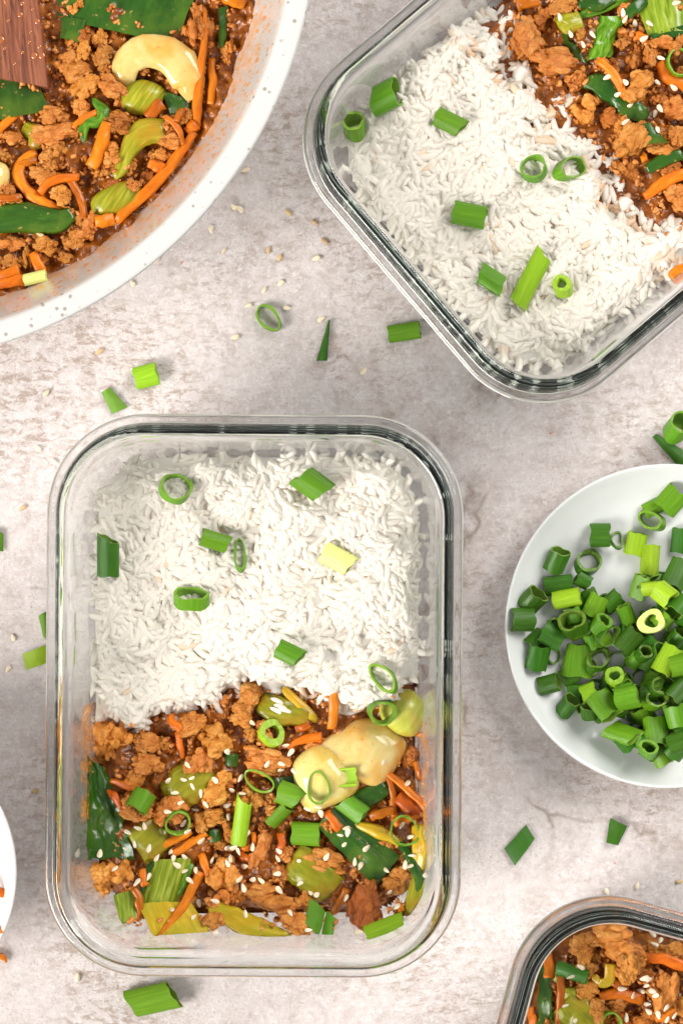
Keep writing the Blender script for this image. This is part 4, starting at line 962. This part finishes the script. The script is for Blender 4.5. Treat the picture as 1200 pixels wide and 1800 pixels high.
for x, y, w, h, r_, lab, dk in (
    (1020, 1672, 48, 60, 0, None, False), (1046, 1650, 66, 40, 10, None, False), (1090, 1658, 104, 76, -8, 'largest meat lump in the lower right container near its corner', False),
    (1105, 1700, 54, 66, 12, None, False), (1030, 1705, 44, 34, 0, None, False), (1186, 1672, 54, 34, 10, None, False), (1150, 1668, 38, 32, 0, None, False),
    (1168, 1745, 56, 84, -8, 'tall meat lump at the right edge of the lower right container', False), (1030, 1740, 46, 36, -12, 'small cube like meat bit beside the olive stalk', False), (1046, 1778, 32, 46, 0, 'small upright meat bit touching the scallion ring', False),
    (1086, 1766, 44, 26, 10, None, False), (1130, 1712, 40, 30, 0, None, True), (1195, 1770, 36, 40, 0, None, False), (1135, 1790, 50, 40, 0, None, True)):
    crumble(x, y, w, h, lab or LM3, GM3, r_, dk)
for pts, w, lab, dk in (
    ([(962, 1676), (966, 1718)], [17, 22], 'carrot stub above the crinkled leaf in the corner', False),
    ([(990, 1706), (984, 1745), (980, 1798)], [14, 20, 12], 'saucy brown carrot strip left of the olive stalk', True),
    ([(1128, 1680), (1165, 1686), (1212, 1702)], [18, 24, 24], 'thick carrot strip at the right edge below the glass rim', False),
    ([(1050, 1754), (1085, 1746), (1130, 1756)], [18, 22, 24], 'carrot strip above the scallion ring with one seed', False),
    ([(1085, 1782), (1098, 1808)], [22, 26], None, True), ([(934, 1772), (940, 1812)], [16, 22], None, False), ([(1075, 1720), (1100, 1742)], [20, 18], None, True), ([(1150, 1790), (1185, 1780)], [18, 18], None, False)):
    carrot(pts, w, lab or LC3, GC3, dk)
scal(1005, 1710, 26, 58, -14, 3, 'd', 'dark glossy scallion tube between carrot stub and meat', 'scallion pieces in the lower right container', sq=.6, q=85)
me, c0 = sweep([(1072, 1692), (1070, 1722), (1052, 1728), (1044, 1716)], [20, 20, 18, 12], thick=.25, sq=2.6, mat='stalk_yellow', arch=6, name='onion_slice')
put('onion_slice', me, c0[0], c0[1], label='curled yellow onion slice in the middle of ' + B3, cat='onion', q=80)
scal(1072, 1797, 40, 13, 100, 76, 'm', 'scallion ring at the bottom edge of ' + B3, 'scallion pieces in the lower right container', t=5, q=85)
for x, y in ((1020,1700),(1002,1718),(994,1768),(1013,1793),(1112,1750),(1140,1722),(1135,1733),(1126,1742),(1146,1742),(1151,1750),(1137,1765),(1139,1778),(1146,1642),(1160,1653),(1138,1661),(1150,1660),(1100,1789),(1156,1784),(1172,1792),(1170,1772),(1185,1785),(1093,1738),(1132,1720)):
    seed(x, y, 'white sesame seed sprinkled on the stir-fry in ' + B3, 'sesame seeds in the lower right container')

# ------------------------------------------------------------------ pan
P4 = 'the white pan'
GM4 = 'meat crumbles in the pan'; LM4 = 'browned minced meat crumble in ' + P4
GC4 = 'carrot strips in the pan'; LC4 = 'orange carrot strip in ' + P4
def ok4(x, y):
    w = W(x, y, 0.035); return -15 < x and -15 < y and np.hypot(w[0] - PCX, w[1] - PCY) < 0.1405
KF_ = KF
fill(60, -10, 430, -10, 505, ok4, LM4, GM4, 22, 44, 0.3)
crumbs(900, -10, 430, -10, 510, ok4, 'tiny meat and carrot crumbs through the stir-fry in ' + P4, 4)
bulb([(215, 158), (250, 138), (292, 158), (275, 192), (240, 202), (215, 190)], 24, 'olive bok choy chunk inside the curve of the cream bok choy', 'stalk')
leaf([(285, 160), (330, 175), (345, 195), (300, 205)], 'dark leaf scrap below the cream bok choy curve', mat='leaf', wav=4, name='bok_choy_leaf', cat='bok choy')
bulb([(160, 350), (200, 322), (240, 318), (246, 345), (215, 375), (170, 382)], 22, 'olive bok choy bulb near the bottom of the pan', 'stalk')
stalk([(292, 232), (252, 236), (228, 262), (205, 318)], [42, 48, 36, 18], 'bent yellow green bok choy stalk below the cream one', 'stalk', 0.4)
stalk([(40, 222), (66, 235), (58, 262)], [22, 34, 22], 'short yellow green stalk below the left wet leaf', 'stalk', 0.4)
bulb([(-30, 285), (5, 285), (17, 305), (8, 335), (-30, 345)], 24, 'pale onion piece cut by the left edge of the picture', 'cream', name='onion_piece')
stalk([(-10, 402), (20, 388), (55, 386)], [22, 36, 16], 'yellow stalk piece above the dark scallion stalk', 'stalk_yellow', 0.4)
for x, y, w, h, r_, lab, dk in (
    (150, 62, 38, 46, 0, None, True), (176, 66, 30, 36, 0, None, False), (178, 100, 32, 42, 0, None, False), (130, 118, 70, 58, -20, 'big knobbly meat lump right of the wooden spatula', False),
    (150, 152, 44, 58, -35, None, False), (146, 90, 30, 40, 0, None, False), (196, 152, 66, 44, -25, 'long meat lump left of the cream bok choy', False), (142, 195, 36, 44, 0, None, False),
    (96, 202, 52, 38, 10, None, False), (96, 238, 86, 46, 5, 'broad meat lump below the wet green leaf', False), (95, 276, 60, 48, 10, None, False), (22, 243, 38, 30, 0, None, False),
    (76, 310, 50, 36, 0, None, False), (205, 215, 60, 44, -20, None, True), (195, 272, 40, 46, 0, None, False), (178, 300, 34, 26, 0, None, False), (105, 345, 44, 44, 0, None, False),
    (345, 40, 56, 78, 20, 'tall meat lump by the big leaf at the top edge', False), (326, 205, 30, 34, 0, None, False), (402, 92, 30, 46, 10, 'pale meat lump stuck to the pan wall', False),
    (300, 248, 46, 34, 0, None, False), (285, 275, 40, 30, 0, None, False), (80, 432, 46, 40, 0, None, False), (130, 425, 40, 36, 30, None, False), (150, 408, 36, 30, 0, None, False),
    (20, 462, 38, 30, 0, None, False), (46, 452, 26, 44, 10, None, False), (115, 452, 30, 26, 0, None, False), (160, 388, 30, 36, 0, None, False), (235, 325, 30, 26, 0, None, False), (20, 428, 60, 30, 0, None, False)):
    crumble(x, y, w, h, lab or LM4, GM4, r_, dk)
for pts, w, lab, dk in (
    ([(64, 268), (40, 284), (34, 312), (58, 346), (92, 368), (122, 386)], [16, 22, 24, 24, 24, 22], 'thick curved carrot strip at the left of the pan', False),
    ([(-10, 236), (34, 196)], [18, 18], 'short round carrot stick below the wet green leaf', False),
    ([(192, 218), (178, 255), (160, 292)], [22, 27, 26], 'straight thick carrot stick below the curled leaf', False),
    ([(68, 338), (95, 316), (138, 312)], [14, 20, 14], None, False), ([(125, 318), (142, 350), (150, 386)], [18, 16, 16], None, True),
    ([(172, 196), (140, 215), (130, 228)], [14, 14, 8], None, False),
    ([(372, 102), (374, 145), (370, 186)], [12, 18, 14], None, False), ([(362, 20), (358, 70), (352, 130), (348, 180), (346, 222)], [8, 14, 18, 22, 16], 'long carrot strip running down beside the pan wall', False),
    ([(344, 232), (312, 275), (265, 330), (205, 388)], [16, 22, 24, 20], 'long carrot strip following the curve of the pan wall', False),
    ([(258, 205), (286, 180)], [24, 26], None, True), ([(290, 206), (312, 224), (322, 256)], [10, 13, 10], None, False), ([(320, 190), (312, 215)], [16, 14], None, True),
    ([(58, 442), (74, 480)], [18, 24], None, False), ([(-5, 488), (36, 474)], [20, 22], None, False), ([(-5, 502), (42, 490)], [20, 22], 'carrot stick lying on the pan wall at the left edge', False),
    ([(165, 392), (200, 385)], [22, 28], None, False), ([(330, 232), (345, 218)], [18, 26], None, False), ([(0, 350), (36, 346)], [16, 14], None, True), ([(262, 285), (290, 300)], [20, 20], None, False),
    ([(400, -5), (432, 10)], [40, 20], 'carrot chunk on the pan wall at the top edge', False), ([(30, 290), (68, 282)], [16, 18], None, True)):
    carrot(pts, w, lab or LC4, GC4, dk)
scal(62, 488, 24, 40, 12, 4, 'p', 'short yellow scallion piece on carrot near the pan wall', 'scallion pieces in the pan', sq=.6)
stalk([(218, 150), (223, 110), (262, 88), (310, 106), (334, 148), (326, 178)], [34, 54, 62, 66, 58, 28], 'large curved cream bok choy stalk in the middle of the pan', 'cream', 0.45, arch=10, rounded=0.10, ridge=0.0, kf=KF)
leaf([(104, -18), (350, -22), (308, 78), (100, 32)], 'large flat dark green scallion leaf at the top of the pan', mat='leaf', bend=5, thick=4, ridge=.8, nr=4, wav=6, nu=24, jag=.08)
leaf([(110, 30), (152, 36), (140, 76), (106, 66)], 'small dark scallion bit below the large flat leaf', mat='leaf', bend=4, thick=4, ridge=1)
leaf([(385, 15), (402, 12), (396, 80), (384, 85)], 'narrow dark leaf strip by the pan wall near the top', mat='leaf', bend=3, thick=4)
stalk([(160, 170), (182, 190), (176, 212), (152, 222), (148, 256)], [10, 22, 18, 20, 8], 'curled green leaf in the middle of the pan', 'leaf_bright', 0.4, 'bok_choy_leaf', jit=.25)
stalk([(-25, 384), (40, 382), (100, 388), (128, 378)], [56, 52, 44, 22], 'dark green scallion stalk lying at the lower left of the pan', 'leaf', 0.35, 'scallion_leaf', 'scallion', ridge=.08)
# spatula, its left part beyond the frame
me, c0 = sheet([(-120, -60), (62, -60), (88, 158), (-120, 118)], mat='wood', bend=3, thick=26, wav=0.6, jag=0.02, name='wooden_spatula', nu=20, nv=26)
sp = put('wooden_spatula', me, c0[0], c0[1], label='wet dark wooden spatula blade in the pan at the top left corner', cat='spatula', q=70, tilt=0.2)
sw = np.array(sp.matrix_world); Vt = verts_of(me); Vt = Vt[:len(Vt) // 2]; Vw = Vt @ sw[:3, :3].T + sw[:3, 3]
dm = bpy.data.meshes.new('droplet'); bm = bmesh.new(); bmesh.ops.create_icosphere(bm, subdivisions=3, radius=1.0); bm.to_mesh(dm); bm.free()
dm.polygons.foreach_set('use_smooth', np.ones(len(dm.polygons), bool)); dm.materials.append(M['drop'])
for x, y, r_ in ((40, 6, 4), (36, 26, 5), (66, 38, 5), (61, 98, 6), (74, 98, 6), (52, 74, 3), (2, 70, 7), (70, 82, 4), (54, 56, 3), (15, 36, 3), (40, 92, 3), (8, 85, 3), (26, 112, 3), (58, 16, 3)):
    wx = W(x, y, Vw[:, 2].mean()); k = np.argmin(np.hypot(Vw[:, 0] - wx[0], Vw[:, 1] - wx[1])); z = Vw[k, 2]; wx = W(x, y, z)
    o = link('droplet', dm, sp); o.matrix_world = Matrix.Translation((wx[0], wx[1], z)) @ Matrix.Diagonal((r_ * KF, r_ * KF * 1.1, r_ * KF * 0.55, 1)); mw = o.matrix_world.copy()
    o.matrix_parent_inverse = sp.matrix_world.inverted(); o.matrix_basis = mw
leaf([(-60, 132), (58, 122), (88, 194), (-60, 222)], 'wet green scallion leaf over the end of the wooden spatula', mat='leaf', bend=6, thick=4, wav=2.5, ridge=.6, nr=3, jag=.05)
for x, y, w, l_ in ((135, 12, 36, 'larger'), (195, 14, 20, 'smaller')): crumble(x, y, w, w * .8, l_ + ' of two meat bits lying on the large flat leaf in the pan', GM4, 0)
seed(70, 412, 'toasted seed lying on the dark scallion stalk in the pan', 'seeds in the pan', True)

# ------------------------------------------------------------------ plate of scallions
GP = 'chopped scallions on the plate'; LP = 'chopped green scallion piece heaped on the small white plate'
random.seed(21)
KP = K(0.014)
# lower layer, mostly hidden
for k in range(88):
    while True:
        x, y = random.triangular(925, 1220, 1190), random.uniform(1000, 1335)
        if np.hypot(x - 1172, y - 1100) < 238 and (x > 1075 or y > 1040) and y < 1130 + (x - 900) * 0.95 and not (1090 < x < 1135 and y < 1060): break
    if 1060 < x < 1110 and y < 1060: continue
    up = random.random() < 0.35
    scal(x, y, random.uniform(28, 40), random.uniform(9, 14) if up else random.uniform(24, 36), random.uniform(0, 180), random.uniform(55, 80) if up else random.uniform(0, 20), random.choice('dddmm'), LP, GP, kf=KP, sq=random.uniform(.6, 1), q=85)
for a in (
    (1054, 942, 46, 40, 0, 10, 'd', 'scallion tube nearest the top of the plate group, beside a small ring', dict(sq=.8)), (1084, 950, 26, 10, 80, 60, 'd', 'small thin ring touching the top scallion tube', dict(sq=1.3, t=4)),
    (978, 985, 42, 46, 75, 22, 'd', None, dict(sq=.8)), (1032, 988, 50, 24, 70, 58, 'd', 'wide open scallion ring at the upper left of the heap', dict(t=6)), (980, 1028, 38, 58, 5, 4, 'd', None, dict(sq=.7)),
    (935, 1055, 42, 42, 60, 35, 'd', None, dict(sq=.9)), (995, 1052, 36, 56, 10, 3, 'l', None, dict(sq=.6)), (1024, 1020, 30, 30, -30, 5, 'd', None, dict(sq=.7)), (1045, 1066, 42, 46, 62, 8, 'm', None, dict(sq=.7)),
    (1075, 1058, 34, 40, 40, 8, 'd', None, dict(sq=.6)), (918, 1090, 46, 46, 0, 5, 'd', 'dark scallion tube closest to the left plate rim', dict(sq=.7)), (970, 1118, 46, 48, -30, 8, 'd', None, dict(sq=.7)),
    (1007, 1098, 50, 34, 110, 48, 'd', None, dict(t=6)), (1055, 1098, 34, 30, 80, 62, 'm', None, dict(sq=1.1, t=8)), (1068, 1118, 34, 12, 20, 66, 'd', None, dict(sq=1.6, t=4)),
    (1100, 1080, 30, 42, 115, 40, 'm', None, dict(sq=.6)), (944, 1156, 44, 50, 80, 6, 'd', None, dict(sq=.6)), (1015, 1162, 50, 66, 85, 4, 'm', 'wide flat scallion tube in the middle left of the heap', dict(sq=.5, flare=-.3)),
    (1105, 1125, 38, 52, 50, 6, 'd', None, dict(sq=.6)), (1146, 1092, 44, 16, 30, 72, 'p', 'pale yellow green scallion slice with a solid core', dict(sq=1.2, t=13)), (1080, 1190, 36, 14, 60, 72, 'l', 'small pale round scallion slice in the centre of the heap', dict(t=9)),
    (965, 1203, 36, 42, 15, 34, 'd', None, dict(sq=.8)), (1010, 1216, 28, 34, 0, 5, 'd', None, dict(sq=.7)), (1035, 1218, 36, 32, 20, 10, 'l', None, dict(sq=.7)), (997, 1241, 34, 42, 60, 40, 'd', None, dict(sq=.9)),
    (1034, 1250, 30, 34, 80, 30, 'd', None, dict(sq=.8)), (1062, 1240, 50, 56, -60, 26, 'm', None, dict(sq=.7)), (1100, 1225, 50, 46, 20, 28, 'm', None, dict(sq=.85)), (1150, 1232, 42, 36, 88, 40, 'm', None, dict(sq=.75, t=5)),
    (1092, 1290, 38, 60, -22, 6, 'm', None, dict(sq=.6, s0=.5, s1=.5)), (1152, 1286, 44, 58, 90, 4, 'm', 'square ended scallion tube at the bottom of the heap', dict(sq=.5)), (1138, 1318, 34, 34, 75, 40, 'm', 'scallion ring at the very bottom of the heap', dict(sq=.9, t=5)),
    (1116, 956, 36, 46, 78, 5, 'l', 'light green scallion tube below the top right ring', dict(sq=.8)), (1142, 985, 36, 62, 85, 5, 'l', None, dict(sq=.8)), (1140, 1022, 12, 10, 30, 60, 'd', None, dict(sq=4.2, t=3)),
    (1122, 1032, 30, 50, 70, 5, 'm', None, dict(sq=.4)), (1148, 1034, 30, 46, 12, 6, 'l', None, dict(sq=.7)), (1168, 1045, 42, 40, -40, 16, 'l', None, dict(sq=.8)), (1145, 916, 34, 26, 160, 55, 'm', 'open scallion ring at the top right of the plate', dict(sq=1.5, t=5)),
    (1150, 892, 30, 46, 25, 8, 'm', None, dict(sq=.5)), (1180, 880, 50, 50, 50, 6, 'm', 'broad scallion tube at the top right of the plate', dict(sq=.6)), (1195, 950, 34, 50, 85, 5, 'd', None, dict(sq=.6)), (1190, 1010, 44, 60, 60, 8, 'd', None, dict(sq=.6)),
    (1172, 1160, 38, 60, 60, 8, 'l', None, dict(sq=.8)), (1192, 1170, 40, 36, 20, 34, 'm', None, dict(sq=.9)), (1130, 1150, 30, 24, 40, 52, 'd', None, dict(sq=1.0, t=5)), (1190, 1120, 34, 30, 60, 50, 'd', None, dict(t=5)), (1190, 1255, 46, 44, 100, 35, 'm', None, dict(t=5)), (1192, 1305, 36, 44, 20, 10, 'd', None, dict(sq=.7)), (1160, 1205, 40, 16, 10, 60, 'd', None, dict(sq=1.8, t=5)), (1050, 1160, 40, 16, 60, 60, 'd', None, dict(sq=1.4, t=5)), (1192, 1215, 36, 50, 45, 10, 'd', None, dict(sq=.7))):
    x, y, w, L_, an, pt, co, lab, kw = a
    scal(x, y, w * .96, L_ * .86, an, pt, co, lab or LP, GP, kf=KP, q=86, dent=random.choice((0, .12, .25)), **kw)

# ------------------------------------------------------------------ bowl of carrots
GB = 'carrot strips in the left bowl'
H[:] = np.where(RB < 0.047, np.maximum(H, 0.029), H)
def okb(x, y): return np.hypot(x + 225, y - 1535) < 236
for pts, w, lab in (([(-60, 1505), (-20, 1545), (5, 1560)], 18, None), ([(-70, 1440), (-30, 1450), (5, 1458)], 18, 'carrot tip at the top of the left bowl'), ([(-60, 1550), (-20, 1562), (17, 1572)], 19, 'carrot stick reaching toward the bowl rim at left edge'),
                    ([(-50, 1600), (-15, 1605), (3, 1607)], 16, 'small carrot tip between two longer ones in the left bowl'), ([(-50, 1680), (-15, 1650), (7, 1630)], 16, 'carrot stick at the bottom of the left bowl')):
    if lab: carrot(pts, [w, w, w], lab, GB, q=85, kf=K(0.034))
me, c0 = sweep([(-30, 1680), (-5, 1679), (8, 1684), (12, 1692)], [14, 12, 10, 4], thick=.7, sq=2.6, mat='carrot', arch=2, name='carrot_strip', kf=K(0.003))
put('carrot_strip', me, c0[0], c0[1], label='thin curled carrot shaving on the table below the left bowl', cat='carrot', ground=True)

# ------------------------------------------------------------------ loose bits on the table
KT = K(0.004)
GT = 'scallion bits scattered on the table'
for a in (
    (472, 559, 34, 10, 132, 82, 'm', 'oval scallion ring lying on the table between pan and containers', dict(sq=1.7, t=5)), (710, 583, 30, 56, 8, 6, 'm', 'short scallion tube on the table beside the tilted container', dict(sq=.7)),
    (257, 661, 38, 40, 15, 4, 'l', 'light green scallion tube on the table above the upright container', dict(sq=.6)), (268, 1757, 48, 78, 14, 4, 'm', 'large scallion tube on the table below the upright container', dict(sq=.6, s0=-.35, s1=-.35)),
    (1190, 752, 44, 34, 60, 50, 'm', 'scallion ring on the table above the small plate at right edge', dict(sq=1.1, t=5))):
    x, y, w, L_, an, pt, co, lab, kw = a
    scal(x, y, w, L_, an, pt, co, lab, GT, kf=KT, ground=True, **kw)
for quad, lab, mt in (([(577, 562), (580, 563), (575, 634), (556, 634)], 'thin pointed green scallion sliver on the table', 'sc_d'),
                  ([(178, 690), (194, 681), (225, 716), (197, 728)], 'torn scallion flap on the table touching the upright container rim', 'sc_m'),
                  ([(886, 1492), (924, 1450), (939, 1474), (904, 1522)], 'slanted four sided scallion leaf on the table below the plate', 'sc_d'),
                  ([(1072, 1438), (1102, 1452), (1086, 1486), (1065, 1481)], 'small torn scallion leaf with a ragged top on the table', 'sc_d'),
                  ([(1146, 768), (1152, 762), (1215, 800), (1200, 830)], 'flat scallion leaf under the ring above the plate', 'sc_d'),
                  ([(40, 1150), (80, 1134), (82, 1166), (46, 1178)], 'green scallion flap sticking out from the left of the upright container', 'sc_l'),
                  ([(68, 1082), (84, 1074), (88, 1130), (76, 1118)], 'narrow scallion flap by the left rim of the upright container', 'sc_m'),
                  ([(-8, 930), (6, 938), (6, 970), (-8, 968)], 'scallion scrap cut off by the left edge of the picture', 'sc_m'),
                  ([(738, 540), (748, 546), (766, 568), (756, 562)], 'scallion scrap half hidden under the tilted container rim', 'sc_d')):
    me, c0 = sheet(quad, mat=mt, bend=5, thick=3, wav=1, name='scallion_flap', kf=KT, jag=.03)
    put('scallion_flap', me, c0[0], c0[1], label=lab, cat='scallion', group=GT, ground=True, lift=0.0004)
GS = 'sesame seeds scattered on the table'
for x, y, to, lab in ((432, 299, 0, 'lone sesame seed on the table beside the pan rim'), (411, 364, 0, 0), (422, 367, 0, 0), (394, 441, 0, 0), (472, 440, 1, 0), (492, 452, 1, 0), (506, 373, 0, 0), (553, 391, 0, 0), (571, 424, 0, 0), (556, 454, 0, 0), (493, 498, 0, 0), (465, 509, 0, 0), (437, 537, 0, 'sesame seed left of the oval scallion ring on the table'), (505, 541, 0, 'sesame seed right of the oval scallion ring on the table'), (565, 561, 0, 'sesame seed at the tip of the thin green sliver'), (413, 593, 0, 0), (371, 403, 0, 0), (639, 652, 0, 0),
                (275, 457, 0, 0), (233, 498, 0, 'sesame seed near the lower pan rim'), (175, 618, 0, 0), (82, 691, 0, 'sesame seed left of the torn scallion flap'), (67, 788, 0, 0), (40, 893, 0, 0), (24, 1121, 0, 0), (15, 1176, 0, 0), (62, 1391, 0, 'sesame seed between the left bowl and the upright container'), (137, 1718, 0, 'sesame seed below the upright container corner'), (95, 812, 0, 0), (1119, 1557, 0, 0), (1193, 1550, 0, 0), (1066, 1568, 0, 'sesame seed touching the rim of the lower right container')):
    seed(x, y, lab or 'sesame seed lying loose on the plaster table', GS, bool(to) or random.random() < .25, ground=True)

# ------------------------------------------------------------------ labels: say where each alike piece lies
LAND = {
 GM1: ('meat crumble', [(572, 1365, 'front cream bulb'), (660, 1310, 'rear cream bulb'), (710, 1255, 'green bulb'), (165, 1420, 'large left leaf'), (424, 1445, 'long scallion tube'), (632, 1490, 'big dark scallion leaf'), (477, 1289, 'pale coiled slice'), (255, 1475, 'yellow green chunk'), (290, 1555, 'striped stalk'), (440, 1625, 'long yellow stalk'), (548, 1535, 'olive stalk chunk'), (313, 1446, 'thin open ring'), (248, 1408, 'ring near the left leaf'), (711, 1461, 'right wall ring'), (675, 1632, 'bright scallion stick'), (193, 1545, 'lower left meat lump'), (456, 1373, 'flat oval ring'), (330, 1378, 'olive seeded stalk'), (537, 1465, 'square scallion piece')], 'upright container'),
 GM2: ('meat crumble', [(1068, 65, 'bright crinkled leaf'), (1165, 30, 'pale green stalk'), (1075, 136, 'upper carrot strip'), (1090, 175, 'long dark leaf'), (1185, 135, 'thick curved carrot'), (1150, 235, 'small folded leaf'), (1165, 322, 'wide slanting carrot'), (998, 42, 'short olive stalk'), (1120, 152, 'rounded meat lump'), (1032, 192, 'pale orange meat lump')], 'tilted container'),
 GM3: ('meat crumble', [(962, 1755, 'crinkled corner leaf'), (1005, 1710, 'dark scallion tube'), (1062, 1712, 'curled onion slice'), (1090, 1752, 'middle carrot strip'), (1170, 1690, 'thick right carrot'), (1090, 1658, 'largest meat lump'), (1015, 1785, 'olive stalk'), (1072, 1797, 'scallion ring'), (1168, 1745, 'tall meat lump')], 'lower right container'),
 GM4: ('meat crumble', [(275, 115, 'curved cream stalk'), (210, 25, 'large flat leaf'), (40, 60, 'wooden spatula'), (35, 170, 'wet green leaf'), (60, 330, 'thick curved carrot'), (176, 255, 'straight carrot stick'), (160, 215, 'curled leaf'), (248, 265, 'bent yellow stalk'), (205, 350, 'olive bulb'), (55, 385, 'dark scallion stalk'), (270, 320, 'long wall carrot'), (352, 130, 'long upright carrot'), (62, 488, 'yellow scallion bit'), (250, 170, 'olive chunk'), (130, 118, 'big knobbly lump'), (96, 238, 'broad meat lump')], 'white pan'),
 GP: ('scallion piece', [(1146, 1092, 'pale solid slice'), (1080, 1190, 'small pale slice'), (1015, 1162, 'wide flat tube'), (1032, 988, 'wide open ring'), (1054, 942, 'top tube'), (918, 1090, 'leftmost dark tube'), (1152, 1286, 'square ended tube'), (1138, 1318, 'bottom ring'), (1145, 916, 'top right ring'), (1180, 880, 'broad top right tube'), (1116, 956, 'light green tube')], 'small plate'),
}
LAND[GC1] = ('carrot strip',) + LAND[GM1][1:]; LAND[GC2] = ('carrot strip',) + LAND[GM2][1:]; LAND[GC3] = ('carrot strip',) + LAND[GM3][1:]; LAND[GC4] = ('carrot strip',) + LAND[GM4][1:]
LAND[GS1] = ('sesame seed',) + LAND[GM1][1:]; LAND['sesame seeds in the tilted container'] = ('sesame seed',) + LAND[GM2][1:]; LAND['sesame seeds in the lower right container'] = ('sesame seed',) + LAND[GM3][1:]
LAND[GS] = ('loose sesame seed', [(472, 559, 'oval ring'), (568, 600, 'green sliver'), (710, 583, 'table scallion tube'), (257, 661, 'light green tube'), (201, 705, 'torn flap'), (545, 240, 'tilted container corner'), (60, 1155, 'left flaps'), (380, 350, 'pan rim'), (1083, 1461, 'small torn leaf')], 'plaster table')
alike = {'minced': 1, 'orange carrot strip': 1, 'chopped green': 1, 'white sesame': 1, 'lying loose': 1}
dirs = ('right of', 'above right of', 'above', 'above left of', 'left of', 'below left of', 'below', 'below right of')
taken = {}; todo = []
for o in list(COL.objects):
    l_ = o.get('label'); g_ = o.get('group')
    if l_ and g_ in LAND and any(l_.startswith(k) or k in l_ for k in ('browned minced', 'orange carrot strip', 'chopped green', 'white sesame seed', 'lying loose on the')): todo.append((o, g_))
    elif l_: taken[l_] = 1
for o, g_ in todo:
    kind_, marks, place = LAND[g_]
    px, py = PX(o.location.x, o.location.y, o.location.z + 0.004)
    nm = o.data.materials[0].name if o.data.materials else ''
    ex = max(o.dimensions[:2]) / KF
    if 'meat' in kind_: adj = ('small ' if ex < 34 else 'large ' if ex > 62 else '') + ('dark saucy ' if 'sauced' in nm else 'browned ')
    elif 'carrot' in kind_: adj = ('short ' if ex < 34 else '') + ('saucy brown ' if 'sauced' in nm else 'orange ')
    elif 'scallion' in kind_: adj = {'scallion_skin_dark': 'dark green ', 'scallion_skin_green': 'green ', 'scallion_skin_light': 'light green ', 'scallion_skin_pale': 'pale '}.get(nm, 'green ')
    else: adj = 'toasted ' if 'toasted' in nm else ('white ' if 'loose' not in kind_ else 'pale ')
    mk = sorted(marks, key=lambda m_: math.hypot(m_[0] - px, m_[1] - py)); lab = None
    for a_, b_ in [(0, None)] + [(0, k) for k in range(1, min(6, len(mk)))]:
        m_ = mk[a_]; dist = math.hypot(m_[0] - px, m_[1] - py); an = math.atan2(-(py - m_[1]), px - m_[0])
        d_ = dirs[int(round(an / (PI / 4))) % 8]
        on = dist < 22
        t_ = adj + kind_ + ' ' + ('on or under the ' if on else ('just ' if dist < 55 else '') + d_ + ' the ') + m_[2]
        if b_ is not None:
            n_ = mk[b_]; an = math.atan2(-(py - n_[1]), px - n_[0]); t_ += ' and ' + dirs[int(round(an / (PI / 4))) % 8].replace(' of', '') .replace('left', 'left of').replace('right', 'right of') + ' the ' + n_[2]
        w_ = t_ + ' in the ' + place if 'plaster' not in place and 'plate' not in place else t_ + ' on the ' + place
        if len(w_.split()) <= 16: t_ = w_
        if len(t_.split()) > 16: continue
        lab = lab or t_
        if t_ not in taken: lab = t_; break
    taken[lab] = 1; o['label'] = lab
